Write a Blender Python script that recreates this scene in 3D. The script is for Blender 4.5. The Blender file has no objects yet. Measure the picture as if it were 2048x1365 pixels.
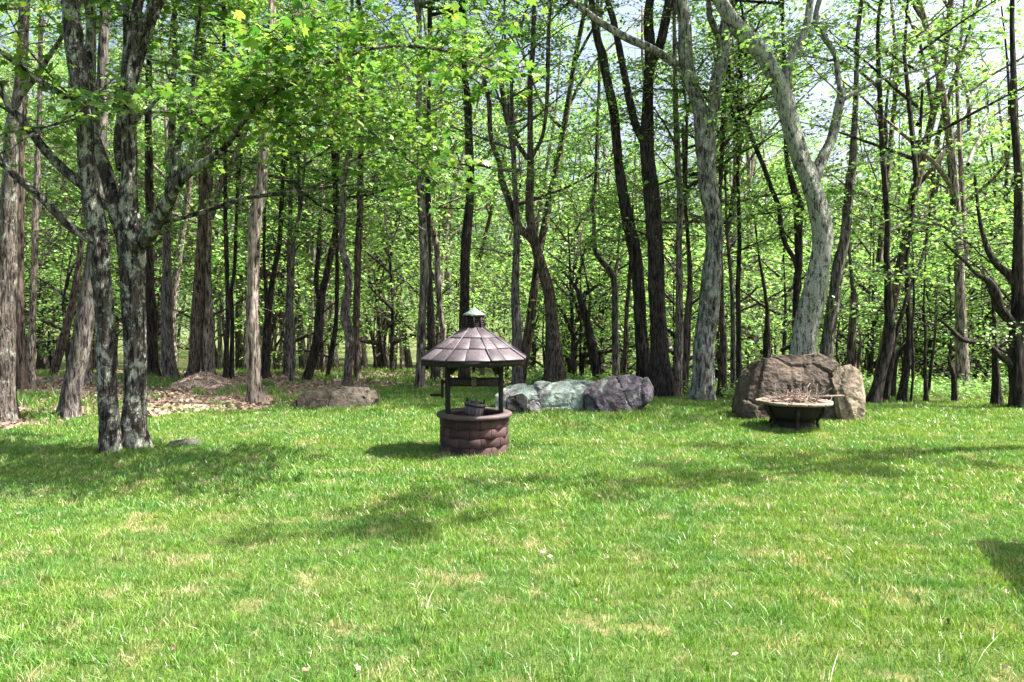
import bpy, bmesh, math, random
import numpy as np
from mathutils import Vector, Matrix, noise as mnoise

# ------------------------------------------------------------------ camera, sky, sun, exposure
SC = bpy.context.scene
COL = SC.collection
FPX, CU, CV, VH, HC = 1500.0, 1024.0, 682.5, 625.0, 1.85
PITCH = math.atan((CV - VH) / FPX)
cam = bpy.data.cameras.new('camera')
cam.sensor_width = 36.0
cam.lens = 36.0 * FPX / 2048.0
cam.clip_start = 0.05
cam.clip_end = 2000
camo = bpy.data.objects.new('camera', cam)
COL.objects.link(camo)
camo.location = (0, 0, HC)
camo.rotation_euler = (math.pi / 2 - PITCH, 0, 0)
SC.camera = camo

SUN_EL, SUN_AZ = math.radians(59), math.radians(88)      # azimuth from +Y towards +X
SUNV = Vector((math.cos(SUN_EL) * math.sin(SUN_AZ), math.cos(SUN_EL) * math.cos(SUN_AZ), math.sin(SUN_EL)))
W = bpy.data.worlds.new('World')
SC.world = W
W.use_nodes = True
wn = W.node_tree.nodes
sky = wn.new('ShaderNodeTexSky')
sky.sky_type = 'NISHITA'
sky.sun_disc = False
sky.sun_elevation = SUN_EL
sky.sun_rotation = SUN_AZ
sky.air_density = 1.0
sky.dust_density = 7.0
sky.ozone_density = 1.0
W.node_tree.links.new(sky.outputs[0], wn['Background'].inputs[0])
wn['Background'].inputs[1].default_value = 0.09
sl = bpy.data.lights.new('sun', 'SUN')
sl.energy = 5.0
sl.angle = math.radians(0.5)
sl.color = (1.0, 0.95, 0.86)
so = bpy.data.objects.new('sun', sl)
COL.objects.link(so)
so.location = SUNV * 60
so.rotation_euler = SUNV.to_track_quat('Z', 'Y').to_euler()
SC.view_settings.view_transform = 'Standard'
SC.view_settings.look = 'None'
SC.view_settings.gamma = 1.0
SC.view_settings.use_curve_mapping = False
SC.view_settings.exposure = 2.15
SC.cycles.max_bounces = 5
SC.cycles.diffuse_bounces = 3
SC.cycles.glossy_bounces = 2
SC.cycles.transmission_bounces = 3
SC.cycles.transparent_max_bounces = 5
SC.cycles.caustics_reflective = False
SC.cycles.caustics_refractive = False

# ------------------------------------------------------------------ pixel rays (photo pixels, 2048 x 1365)
CP, SP = math.cos(PITCH), math.sin(PITCH)
def ray(u, v):
    a, b = (u - CU) / FPX, (CV - v) / FPX
    return np.array([a, CP + b * SP, -SP + b * CP])
def at(u, v, Y):
    d = ray(u, v)
    t = Y / d[1]
    return np.array([0, 0, HC]) + t * d, t
def ground_depth(u, v):
    d = ray(u, v)
    return -HC / d[2] * d[1]

# ------------------------------------------------------------------ terrain
def sstep(a, b, x):
    t = np.clip((x - a) / (b - a), 0, 1)
    return t * t * (3 - 2 * t)
def crest(x):
    return 23.5 - 6.5 * sstep(-5.0, 5.0, x)
def height(x, y):
    x = np.asarray(x, float); y = np.asarray(y, float)
    c = crest(x)
    s = 0.085 + 0.05 * sstep(-4.0, 6.0, x)
    d = y - c
    k = 1.5
    soft = k * np.log1p(np.exp(np.clip(d / k, -30, 30)))
    drop = np.minimum(soft, 34.0 + 0 * soft) * s
    und = 0.035 * np.sin(0.9 * x + 0.4 * y) * np.sin(0.5 * y - 0.3 * x + 1.0) + 0.015 * np.sin(2.3 * x + 1.1) * np.sin(1.9 * y)
    return und * sstep(2.0, 6.0, np.abs(y)) - drop
def hz(x, y):
    return float(height(x, y))
EDGE_X = np.array([-40., -8.3, -6.5, -4.6, -3.2, -1.5, 1.0, 4.0, 7.0, 40.])
EDGE_Y = np.array([12.0, 12.2, 13.0, 15.6, 17.8, 19.5, 19.5, 17.5, 16.6, 16.0])
def lawn_edge(x):
    return np.interp(x, EDGE_X, EDGE_Y) + 0.5 * np.sin(1.7 * np.asarray(x) + 0.6) + 0.3 * np.sin(4.1 * np.asarray(x))

# ------------------------------------------------------------------ mesh helpers
def mesh_from(name, verts, faces, mat=None, smooth=False, mats=None, midx=None, rnd=None):
    """verts (n,3) array; faces = list of (m,k) int arrays with one k each"""
    verts = np.ascontiguousarray(verts, dtype=np.float32)
    me = bpy.data.meshes.new(name)
    me.vertices.add(len(verts))
    me.vertices.foreach_set('co', verts.ravel())
    if isinstance(faces, np.ndarray):
        faces = [faces]
    faces = [np.asarray(f, dtype=np.int32) for f in faces if len(f)]
    loops = np.concatenate([f.ravel() for f in faces]) if faces else np.zeros(0, np.int32)
    sizes = np.concatenate([np.full(len(f), f.shape[1], np.int32) for f in faces]) if faces else np.zeros(0, np.int32)
    starts = np.concatenate([[0], np.cumsum(sizes)[:-1]]).astype(np.int32) if len(sizes) else np.zeros(0, np.int32)
    me.loops.add(len(loops))
    me.loops.foreach_set('vertex_index', loops)
    me.polygons.add(len(sizes))
    me.polygons.foreach_set('loop_start', starts)
    me.polygons.foreach_set('loop_total', sizes)
    if midx is not None:
        me.polygons.foreach_set('material_index', np.asarray(midx, np.int32))
    if smooth:
        me.polygons.foreach_set('use_smooth', np.ones(len(sizes), bool))
    for m in (mats or ([mat] if mat else [])):
        me.materials.append(m)
    if rnd is not None:
        a = me.attributes.new('rnd', 'FLOAT', 'POINT')
        a.data.foreach_set('value', np.asarray(rnd, np.float32))
    me.update(calc_edges=True)
    return me
def obj(name, me, parent=None, color=None, loc=None):
    o = bpy.data.objects.new(name, me)
    COL.objects.link(o)
    if parent is not None:
        o.parent = parent
    if color is not None:
        o.color = color
    if loc is not None:
        o.location = loc
    return o
def thing(name, label, cat, loc, group=None):
    o = bpy.data.objects.new(name, None)
    COL.objects.link(o)
    o.location = loc
    o.empty_display_size = 0.2
    tag(o, label, cat, group)
    return o
def tag(o, label=None, cat=None, group=None, kind=None):
    if label: o['label'] = label
    if cat: o['category'] = cat
    if group: o['group'] = group
    if kind: o['kind'] = kind
    return o
class MB:
    """collects verts and faces of any size"""
    def __init__(s): s.v = []; s.f = {}; s.n = 0
    def add(s, v, fs):
        v = np.asarray(v, float)
        for f in fs:
            s.f.setdefault(len(f), []).append([i + s.n for i in f])
        s.v.append(v); s.n += len(v)
    def box(s, c, size, rot=None, taper=1.0):
        sx, sy, sz = [q / 2 for q in size]
        p = np.array([[x * (taper if z > 0 else 1), y * (taper if z > 0 else 1), z] for z in (-sz, sz) for x, y in ((-sx, -sy), (sx, -sy), (sx, sy), (-sx, sy))])
        if rot is not None: p = p @ np.array(rot).T
        s.add(p + np.asarray(c), [(3, 2, 1, 0), (4, 5, 6, 7), (0, 1, 5, 4), (1, 2, 6, 5), (2, 3, 7, 6), (3, 0, 4, 7)])
    def prism(s, bottom, top):
        n = len(bottom)
        s.add(np.vstack([bottom, top]), [tuple(range(n - 1, -1, -1)), tuple(range(n, 2 * n))] + [(i, (i + 1) % n, n + (i + 1) % n, n + i) for i in range(n)])
    def tube(s, pts, rad, n=8, wob=0.0, seed=0, cap=True):
        v, f = tube_arrays(pts, rad, n, wob, seed)
        s.add(v, [tuple(q) for q in f])
        if cap:
            b = s.n - len(v)
            s.f.setdefault(n, []).append([b + i for i in range(n)][::-1])
            s.f.setdefault(n, []).append([b + len(v) - n + i for i in range(n)])
    def lathe(s, prof, n=24, c=(0, 0, 0)):
        a = np.arange(n) * 2 * math.pi / n
        v = np.vstack([np.stack([r * np.cos(a), r * np.sin(a), np.full(n, z)], 1) for r, z in prof]) + np.asarray(c)
        s.add(v, [(k * n + i, k * n + (i + 1) % n, (k + 1) * n + (i + 1) % n, (k + 1) * n + i) for k in range(len(prof) - 1) for i in range(n)])
    def mesh(s, name, mat, smooth=False, bevel=0):
        me = mesh_from(name, np.vstack(s.v), [np.array(x) for x in s.f.values()], mat, smooth)
        if bevel:
            bm = bmesh.new(); bm.from_mesh(me)
            bmesh.ops.bevel(bm, geom=bm.edges[:], offset=bevel, segments=1, affect='EDGES')
            bm.to_mesh(me); bm.free()
        return me

def spline(pts, step):
    """Catmull-Rom resample of an (n,k) array"""
    P = np.asarray(pts, float)
    if len(P) < 2: return P
    out = []
    E = np.vstack([2 * P[0] - P[1], P, 2 * P[-1] - P[-2]])
    for i in range(1, len(E) - 2):
        n = max(1, int(np.linalg.norm(E[i + 1, :3] - E[i, :3]) / step))
        t = (np.arange(n) / n)[:, None]
        p0, p1, p2, p3 = E[i - 1], E[i], E[i + 1], E[i + 2]
        out.append(0.5 * (2 * p1 + (p2 - p0) * t + (2 * p0 - 5 * p1 + 4 * p2 - p3) * t ** 2 + (3 * p1 - p0 - 3 * p2 + p3) * t ** 3))
    out.append(P[-1:])
    return np.vstack(out)
def tube_arrays(pts, rad, n=8, wob=0.0, seed=0, lobes=None):
    P = np.asarray(pts, float); R = np.asarray(rad, float)
    T = np.gradient(P, axis=0)
    T /= np.linalg.norm(T, axis=1)[:, None] + 1e-9
    ref = np.array([1.0, 0, 0]) if abs(T[0][0]) < 0.8 else np.array([0, 1.0, 0])
    A = np.zeros_like(P); x = ref - T[0] * (ref @ T[0]); x /= np.linalg.norm(x)
    for i in range(len(P)):
        x = x - T[i] * (x @ T[i]); x /= np.linalg.norm(x) + 1e-9
        A[i] = x
    B = np.cross(T, A)
    a = np.arange(n) * 2 * math.pi / n
    rr = R[:, None] * np.ones((1, n))
    if wob:
        rs = np.random.RandomState(seed)
        ph = rs.rand(6) * 6.28
        L = np.concatenate([[0], np.cumsum(np.linalg.norm(np.diff(P, axis=0), axis=1))])[:, None]
        aa = a[None, :]
        rr = rr * (1 + wob * (0.6 * np.sin(2 * aa + ph[0] + 1.3 * L) + 0.5 * np.sin(3 * aa + ph[1] - 0.9 * L) + 0.4 * np.sin(5 * aa + ph[2] + 0.6 * L)
                              + 0.5 * np.sin(4.1 * L + ph[3] + aa)) + wob * (0.5 if n < 15 else 0.9) * (rs.rand(len(P), n) - 0.5) + (wob * 0.35 * np.sin(9 * aa + 3 * np.sin(1.7 * L + ph[4]) + ph[5]) if n > 15 else 0))
    if lobes is not None:
        rr = rr * (1 + lobes[:, None] * (0.35 * np.sin(5 * a[None] + seed) + 0.25 * np.sin(3 * a[None] + 2 * seed)))
    V = P[:, None, :] + rr[..., None] * (np.cos(a)[None, :, None] * A[:, None, :] + np.sin(a)[None, :, None] * B[:, None, :])
    m = len(P)
    i, k = np.meshgrid(np.arange(m - 1), np.arange(n), indexing='ij')
    F = np.stack([i * n + k, i * n + (k + 1) % n, (i + 1) * n + (k + 1) % n, (i + 1) * n + k], -1).reshape(-1, 4)
    return V.reshape(-1, 3), F

# ------------------------------------------------------------------ materials
def new_mat(name):
    m = bpy.data.materials.new(name)
    m.use_nodes = True
    nt = m.node_tree
    b = nt.nodes['Principled BSDF']
    return m, nt, b
class NB:
    def __init__(s, nt): s.nt = nt
    def n(s, t, **kw):
        x = s.nt.nodes.new(t)
        for k, v in kw.items(): setattr(x, k, v)
        return x
    def l(s, a, b): s.nt.links.new(a, b)
    def noise(s, vec, scale, detail=4, rough=0.6, dist=0.0):
        x = s.n('ShaderNodeTexNoise')
        x.inputs['Scale'].default_value = scale; x.inputs['Detail'].default_value = detail
        x.inputs['Roughness'].default_value = rough; x.inputs['Distortion'].default_value = dist
        if vec is not None: s.l(vec, x.inputs['Vector'])
        return x.outputs['Fac']
    def ramp(s, fac, stops):
        x = s.n('ShaderNodeValToRGB')
        e = x.color_ramp.elements
        while len(e) < len(stops): e.new(0.5)
        for q, (p, c) in zip(e, stops):
            q.position = p
            q.color = (c, c, c, 1) if isinstance(c, (int, float)) else (*c, 1)
        s.l(fac, x.inputs[0])
        return x.outputs[0]
    def mix(s, fac, a, b, mode='MIX'):
        x = s.n('ShaderNodeMix', data_type='RGBA', blend_type=mode)
        for sock, val in ((x.inputs[0], fac), (x.inputs[6], a), (x.inputs[7], b)):
            if isinstance(val, bpy.types.NodeSocket): s.l(val, sock)
            elif isinstance(val, (int, float)): sock.default_value = val
            else: sock.default_value = (*val, 1)
        return x.outputs[2]
    def math(s, op, a, b=0.0, clamp=False):
        x = s.n('ShaderNodeMath', operation=op, use_clamp=clamp)
        for sock, val in ((x.inputs[0], a), (x.inputs[1], b)):
            if isinstance(val, bpy.types.NodeSocket): s.l(val, sock)
            else: sock.default_value = val
        return x.outputs[0]
    def mapping(s, vec, scale):
        x = s.n('ShaderNodeMapping'); x.inputs['Scale'].default_value = scale
        s.l(vec, x.inputs['Vector']); return x.outputs[0]
    def bump(s, h, strength, dist, b):
        x = s.n('ShaderNodeBump'); x.inputs['Strength'].default_value = strength; x.inputs['Distance'].default_value = dist
        s.l(h, x.inputs['Height']); s.l(x.outputs[0], b.inputs['Normal'])

def mat_bark():
    m, nt, b = new_mat('bark'); k = NB(nt)
    tc = k.n('ShaderNodeTexCoord').outputs['Object']; oi = k.n('ShaderNodeObjectInfo')
    st = k.mapping(tc, (1, 1, 0.16))
    vs = k.n('ShaderNodeVectorMath', operation='SCALE'); k.l(st, vs.inputs[0]); k.l(k.math('ADD', k.math('MULTIPLY', oi.outputs['Random'], 0.9), 0.55), vs.inputs['Scale'])
    ridge = k.noise(vs.outputs[0], 26, 6, 0.68, 0.5)
    fine = k.noise(tc, 60, 4, 0.6)
    patch = k.noise(tc, 4.5, 5, 0.65)
    lich = k.noise(k.mapping(tc, (1, 1, 0.75)), 6.5, 8, 0.75, 0.3)
    c = k.mix(1.0, oi.outputs['Color'], k.ramp(ridge, [(0.41, 0.10), (0.51, 0.8), (0.63, 1.6)]), 'MULTIPLY')
    c = k.mix(1.0, c, k.ramp(patch, [(0.3, 0.55), (0.55, 1.0), (0.75, 1.3)]), 'MULTIPLY')
    # lichen where noise exceeds 1 - alpha
    th = k.math('SUBTRACT', k.math('ADD', lich, k.math('MULTIPLY', oi.outputs['Alpha'], 0.5)), 0.72)
    lf = k.math('MULTIPLY', th, 14.0, clamp=True)
    lc = k.mix(k.ramp(fine, [(0.3, 0.0), (0.7, 1.0)]), (0.15, 0.165, 0.135), (0.52, 0.54, 0.46))
    lc = k.mix(k.ramp(ridge, [(0.40, 1.0), (0.48, 0.0)]), lc, (0.045, 0.043, 0.04))
    c = k.mix(lf, c, lc)
    k.l(c, b.inputs['Base Color'])
    b.inputs['Roughness'].default_value = 0.9
    b.inputs['Specular IOR Level'].default_value = 0.2
    h = k.math('ADD', k.math('MULTIPLY', ridge, 1.0), k.math('MULTIPLY', fine, 0.3))
    k.bump(h, 1.0, 0.05, b)
    return m
def mat_leaf(name, cols, trans, tcol):
    m, nt, b = new_mat(name); k = NB(nt)
    at_ = k.n('ShaderNodeAttribute', attribute_name='rnd')
    oi = k.n('ShaderNodeObjectInfo')
    f = k.math('FRACT', k.math('ADD', at_.outputs['Fac'], k.math('MULTIPLY', oi.outputs['Random'], 0.37)))
    c = k.ramp(f, [(0.0, cols[0]), (0.5, cols[1]), (1.0, cols[2])])
    tint = k.ramp(oi.outputs['Random'], [(0.0, 0.7), (1.0, 1.2)])
    c = k.mix(1.0, c, tint, 'MULTIPLY')
    k.l(c, b.inputs['Base Color'])
    b.inputs['Roughness'].default_value = 0.42
    b.inputs['Specular IOR Level'].default_value = 0.45
    tr = k.n('ShaderNodeBsdfTranslucent')
    k.l(k.mix(1.0, c, tcol, 'MULTIPLY'), tr.inputs['Color'])
    mx = k.n('ShaderNodeMixShader'); mx.inputs[0].default_value = trans
    k.l(b.outputs[0], mx.inputs[1]); k.l(tr.outputs[0], mx.inputs[2])
    k.l(mx.outputs[0], nt.nodes['Material Output'].inputs['Surface'])
    return m
def mat_grass():
    m, nt, b = new_mat('grass_blades'); k = NB(nt)
    geo = k.n('ShaderNodeNewGeometry').outputs['Position']
    oi = k.n('ShaderNodeObjectInfo')
    at_ = k.n('ShaderNodeAttribute', attribute_name='rnd')
    big = k.noise(geo, 0.55, 4, 0.6)
    mid = k.noise(geo, 2.6, 5, 0.7)
    c = k.ramp(at_.outputs['Fac'], [(0.0, (0.032, 0.11, 0.012)), (0.45, (0.10, 0.25, 0.026)), (0.86, (0.18, 0.33, 0.05)), (0.93, (0.30, 0.33, 0.14)), (1.0, (0.46, 0.41, 0.25))])
    yel = k.ramp(big, [(0.45, 0.0), (0.70, 0.5)])
    c = k.mix(yel, c, (0.20, 0.27, 0.05))
    c = k.mix(k.ramp(k.noise(geo, 1.1, 5, 0.7), [(0.38, 0.6), (0.55, 0.0)]), c, (0.06, 0.18, 0.04))
    dry = k.math('MULTIPLY', k.ramp(mid, [(0.52, 0.0), (0.66, 1.0)]), k.ramp(at_.outputs['Fac'], [(0.25, 0.0), (0.6, 0.8)]))
    c = k.mix(dry, c, (0.50, 0.42, 0.27))
    c = k.mix(1.0, c, k.ramp(k.noise(geo, 9.0, 4, 0.7), [(0.3, 0.7), (0.7, 1.3)]), 'MULTIPLY')
    k.l(c, b.inputs['Base Color'])
    b.inputs['Roughness'].default_value = 0.38
    b.inputs['Specular IOR Level'].default_value = 0.5
    tr = k.n('ShaderNodeBsdfTranslucent')
    k.l(k.mix(1.0, c, (1.3, 1.25, 0.7), 'MULTIPLY'), tr.inputs['Color'])
    mx = k.n('ShaderNodeMixShader'); mx.inputs[0].default_value = 0.35
    k.l(b.outputs[0], mx.inputs[1]); k.l(tr.outputs[0], mx.inputs[2])
    k.l(mx.outputs[0], nt.nodes['Material Output'].inputs['Surface'])
    return m
def mat_ground():
    m, nt, b = new_mat('earth_and_turf'); k = NB(nt)
    geo = k.n('ShaderNodeNewGeometry').outputs['Position']
    la = k.n('ShaderNodeAttribute', attribute_name='rnd').outputs['Fac']
    n1 = k.noise(geo, 1.3, 5, 0.65); n2 = k.noise(geo, 22, 5, 0.7); n3 = k.noise(geo, 0.5, 4, 0.6)
    turf = k.mix(n2, (0.022, 0.05, 0.010), (0.09, 0.12, 0.035))
    turf = k.mix(k.ramp(n1, [(0.55, 0.0), (0.7, 0.8)]), turf, (0.26, 0.20, 0.11))
    lit = k.mix(k.ramp(n2, [(0.35, 0.0), (0.65, 1.0)]), (0.09, 0.055, 0.04), (0.40, 0.30, 0.25))
    lit = k.mix(k.ramp(n3, [(0.5, 0.0), (0.62, 0.75)]), lit, (0.07, 0.14, 0.03))
    c = k.mix(la, lit, turf)
    k.l(c, b.inputs['Base Color'])
    b.inputs['Roughness'].default_value = 0.95
    b.inputs['Specular IOR Level'].default_value = 0.1
    k.bump(n2, 0.8, 0.04, b)
    return m
def mat_rock():
    m, nt, b = new_mat('rock'); k = NB(nt)
    tc = k.n('ShaderNodeTexCoord').outputs['Object']; oi = k.n('ShaderNodeObjectInfo')
    n1 = k.noise(tc, 2.2, 6, 0.68, 0.3); n2 = k.noise(tc, 14, 6, 0.7); n3 = k.noise(k.mapping(tc, (1, 1, 0.6)), 4.0, 6, 0.72, 0.6)
    n4 = k.noise(tc, 70, 3, 0.6)
    c = k.mix(1.0, oi.outputs['Color'], k.ramp(n1, [(0.3, 0.45), (0.5, 0.95), (0.72, 1.5)]), 'MULTIPLY')
    c = k.mix(1.0, c, k.ramp(n2, [(0.3, 0.6), (0.7, 1.35)]), 'MULTIPLY')
    th = k.math('SUBTRACT', k.math('ADD', n3, k.math('MULTIPLY', oi.outputs['Alpha'], 0.5)), 0.72)
    lf = k.math('MULTIPLY', th, 9.0, clamp=True)
    lc = k.mix(n2, (0.10, 0.145, 0.12), (0.33, 0.41, 0.36))
    c = k.mix(lf, c, lc)
    c = k.mix(k.ramp(n4, [(0.66, 0.0), (0.72, 0.7)]), c, (0.5, 0.48, 0.46))
    c = k.mix(k.ramp(n3, [(0.28, 0.85), (0.36, 0.0)]), c, (0.02, 0.02, 0.022))
    k.l(c, b.inputs['Base Color'])
    b.inputs['Roughness'].default_value = 0.88
    b.inputs['Specular IOR Level'].default_value = 0.25
    k.bump(k.math('ADD', n2, k.math('MULTIPLY', n4, 0.35)), 0.8, 0.035, b)
    return m
def mat_wood(name, col, grain=(1, 1, 1), rough=0.75, contrast=0.35, bump=0.3, spec=0.3):
    m, nt, b = new_mat(name); k = NB(nt)
    tc = k.n('ShaderNodeTexCoord').outputs['Object']; oi = k.n('ShaderNodeObjectInfo')
    n1 = k.noise(k.mapping(tc, grain), 30, 5, 0.65); n2 = k.noise(tc, 6, 5, 0.65)
    c = k.mix(1.0, col, k.ramp(n1, [(0.3, 1 - contrast), (0.7, 1 + contrast)]), 'MULTIPLY')
    c = k.mix(1.0, c, k.ramp(n2, [(0.3, 0.75), (0.7, 1.25)]), 'MULTIPLY')
    c = k.mix(1.0, c, k.ramp(oi.outputs['Random'], [(0.0, 0.62), (1.0, 1.4)]), 'MULTIPLY')
    k.l(c, b.inputs['Base Color'])
    b.inputs['Roughness'].default_value = rough
    b.inputs['Specular IOR Level'].default_value = spec
    k.bump(n1, bump, 0.006, b)
    return m

BARK = mat_bark()
LEAF = mat_leaf('leaves', [(0.09, 0.21, 0.05), (0.18, 0.34, 0.085), (0.32, 0.45, 0.15)], 0.55, (1.12, 1.2, 0.8))
LEAFN = mat_leaf('maple_leaves', [(0.05, 0.15, 0.03), (0.13, 0.28, 0.055), (0.28, 0.39, 0.10)], 0.42, (1.15, 1.2, 0.65))
DEADLEAF = mat_leaf('dead_leaves', [(0.10, 0.06, 0.04), (0.25, 0.17, 0.125), (0.42, 0.32, 0.25)], 0.1, (1, 1, 1))
GRASS = mat_grass()
GROUND = mat_ground()
ROCK = mat_rock()
BARKC = {'dark': (0.055, 0.044, 0.039, 0.0), 'brown': (0.14, 0.108, 0.09, 0.08), 'pale': (0.29, 0.245, 0.215, 0.14), 'grey': (0.17, 0.15, 0.14, 0.15),
         'twin': (0.075, 0.065, 0.06, 0.45), 'mix': (0.16, 0.135, 0.12, 0.34), 'lichen': (0.19, 0.175, 0.16, 0.46), 'green': (0.20, 0.20, 0.18, 0.58)}

# ------------------------------------------------------------------ ground sheet
def build_ground():
    xs = np.unique(np.concatenate([np.linspace(-400, -40, 19), np.linspace(-40, -14, 27), np.linspace(-14, 14, 141), np.linspace(14, 40, 27), np.linspace(40, 400, 19)]))
    ys = np.unique(np.concatenate([np.linspace(-200, -10, 11), np.linspace(-10, 0, 11), np.linspace(0, 26, 131), np.linspace(26, 80, 55), np.linspace(80, 500, 22)]))
    X, Y = np.meshgrid(xs, ys)
    Z = height(X, Y)
    n, m = X.shape
    i, j = np.meshgrid(np.arange(n - 1), np.arange(m - 1), indexing='ij')
    F = np.stack([i * m + j, i * m + j + 1, (i + 1) * m + j + 1, (i + 1) * m + j], -1).reshape(-1, 4)
    mask = np.maximum(1 - sstep(-0.5, 0.5, Y - lawn_edge(X)), 0.85 * sstep(25, 31, Y))
    me = mesh_from('ground', np.stack([X, Y, Z], -1).reshape(-1, 3), F, GROUND, True, rnd=mask.ravel())
    o = obj('ground', me); tag(o, kind='structure')
build_ground()

# ------------------------------------------------------------------ leaves and sprays
LS = {'simple': (np.array([[0, 0, 0], [-0.34, 0.45, 0.07], [0, 1.0, -0.06], [0.34, 0.45, 0.07]]), np.array([[0, 2, 1], [0, 3, 2]])),
      'maple': (np.array([[0, 0.0, 0], [0.26, 0.02, 0.02], [0.52, 0.30, 0.0], [0.30, 0.42, 0.04], [0.48, 0.78, -0.03], [0.17, 0.66, 0.03], [0, 1.05, -0.08],
                          [-0.17, 0.66, 0.03], [-0.48, 0.78, -0.03], [-0.30, 0.42, 0.04], [-0.52, 0.30, 0.0], [-0.26, 0.02, 0.02], [0, 0.42, 0.0]]),
                np.array([[12, i, i + 1] for i in range(11)] + [[12, 11, 0]]))}
def leaf_arrays(P, D, N, S, shape):
    V0, F0 = LS[shape]
    D = D / (np.linalg.norm(D, axis=1)[:, None] + 1e-9)
    X = np.cross(D, N); X /= np.linalg.norm(X, axis=1)[:, None] + 1e-9
    Z = np.cross(X, D)
    V = P[:, None] + S[:, None, None] * (V0[None, :, 0, None] * X[:, None] + V0[None, :, 1, None] * D[:, None] + V0[None, :, 2, None] * Z[:, None])
    F = F0[None] + (np.arange(len(P)) * len(V0))[:, None, None]
    return V.reshape(-1, 3), F.reshape(-1, 3)
class Plant:
    """collects twig segments and leaves"""
    def __init__(s, seed): s.rs = np.random.RandomState(seed); s.tw = []; s.P = []; s.D = []; s.N = []; s.S = []
    def spray(s, p, d, L, r, size, dens, droop=0.25, sub=True):
        """a leafy branch: curved axis with alternate side twigs carrying leaves in a flattened layer"""
        rs = s.rs
        d = np.asarray(d, float); d = d / np.linalg.norm(d)
        n = max(3, int(L / 0.22))
        pts = [np.asarray(p, float)]
        q = d.copy()
        for i in range(n):
            q = q + rs.normal(0, 0.09, 3) + np.array([0, 0, -droop * 0.35 / n * i / max(1, n) * 2])
            q /= np.linalg.norm(q)
            pts.append(pts[-1] + q * L / n)
        pts = np.array(pts)
        s.tw.append((pts, np.linspace(r, max(0.003, r * 0.25), len(pts))))
        side = np.cross(d, [0, 0, 1]); side /= np.linalg.norm(side) + 1e-9
        for i in range(1, n + 1):
            f = i / n
            if sub and f > 0.2:
                for sg in (-1, 1):
                    if rs.rand() < 0.85:
                        dd = d * 0.6 + sg * side * (0.7 + 0.3 * rs.rand()) + np.array([0, 0, rs.normal(0.05, 0.18)])
                        s.spray(pts[i], dd, L * (0.5 - 0.28 * f) * (0.7 + 0.5 * rs.rand()), r * 0.4, size, dens, droop, False)
            if not sub or f > 0.75:
                k = rs.poisson(dens)
                for _ in range(k):
                    a = rs.normal(0, 1.0)
                    dd = d * math.cos(a) + side * math.sin(a) * (1 if rs.rand() > 0.5 else -1) + np.array([0, 0, rs.normal(-0.35, 0.3)])
                    s.P.append(pts[i] + rs.normal(0, 0.07, 3)); s.D.append(dd)
                    s.N.append(np.array([rs.normal(0, 0.5), rs.normal(0, 0.5), 1.0])); s.S.append(size * (0.6 + 0.7 * rs.rand()))
    def limb(s, pts, r0, r1): s.tw.append((np.array(pts), np.linspace(r0, r1, len(pts))))
    def mesh(s, name, shape, leafmat, twn=4):
        Vs, Fs, F4, off = [], [], [], 0
        for pts, rad in s.tw:
            v, f = tube_arrays(pts, rad, 3 if rad[0] < 0.02 else twn)
            Vs.append(v); F4.append(f + off); off += len(v)
        nt_ = off
        lv, lf = leaf_arrays(np.array(s.P), np.array(s.D), np.array(s.N), np.array(s.S), shape)
        k = len(LS[shape][0])
        rnd = np.concatenate([np.zeros(nt_), np.repeat(s.rs.rand(len(s.P)), k)])
        V = np.vstack(Vs + [lv]); q = np.vstack(F4)
        mi = np.concatenate([np.zeros(len(q), int), np.ones(len(lf), int)])
        return mesh_from(name, V, [q, lf + off], mats=[BARK, leafmat], midx=mi, rnd=rnd)

def crown_mesh(seed, H, R, nl, size, dens, shape='simple', mat=None, low=0.0):
    """crown whose own limbs rise from the origin; H tall, R wide"""
    p = Plant(seed); rs = p.rs
    for i in range(nl):
        f = (i + 0.5) / nl
        z0 = H * (0.02 + 0.75 * f) if low == 0 else H * (low + (0.9 - low) * f)
        az = i * 2.4 + rs.rand() * 0.9
        up = 0.35 + 0.9 * f + rs.normal(0, 0.15)
        d = np.array([math.cos(az), math.sin(az), up]); d /= np.linalg.norm(d)
        L = R * (1.15 - 0.5 * f) * (0.75 + 0.5 * rs.rand())
        n = 4; pts = [np.array([0, 0, z0])]; q = d.copy()
        for _ in range(n):
            q = q + rs.normal(0, 0.12, 3); q /= np.linalg.norm(q); pts.append(pts[-1] + q * L / n)
        p.limb(pts, 0.05 * (1.1 - f) + 0.012, 0.012)
        for j in range(1, n + 1):
            for _ in range(2):
                a2 = az + rs.normal(0, 0.9)
                p.spray(pts[j], (math.cos(a2), math.sin(a2), rs.normal(0.15, 0.25)), R * (0.35 + 0.3 * rs.rand()), 0.012, size, dens)
    # leader
    p.limb([np.array([0, 0, 0]), np.array([0.1 * R * rs.normal(), 0.1 * R * rs.normal(), H * 0.45]), np.array([0.15 * R * rs.normal(), 0.15 * R * rs.normal(), H * 0.95])], 0.07, 0.01)
    return p.mesh('crown', shape, mat or LEAF)
def spray_mesh(seed, L, size, dens, shape='simple', mat=None):
    p = Plant(seed)
    p.spray((0, 0, 0), (1, 0, 0.15), L, 0.018, size, dens)
    return p.mesh('leafy_branch', shape, mat or LEAF)

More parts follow.
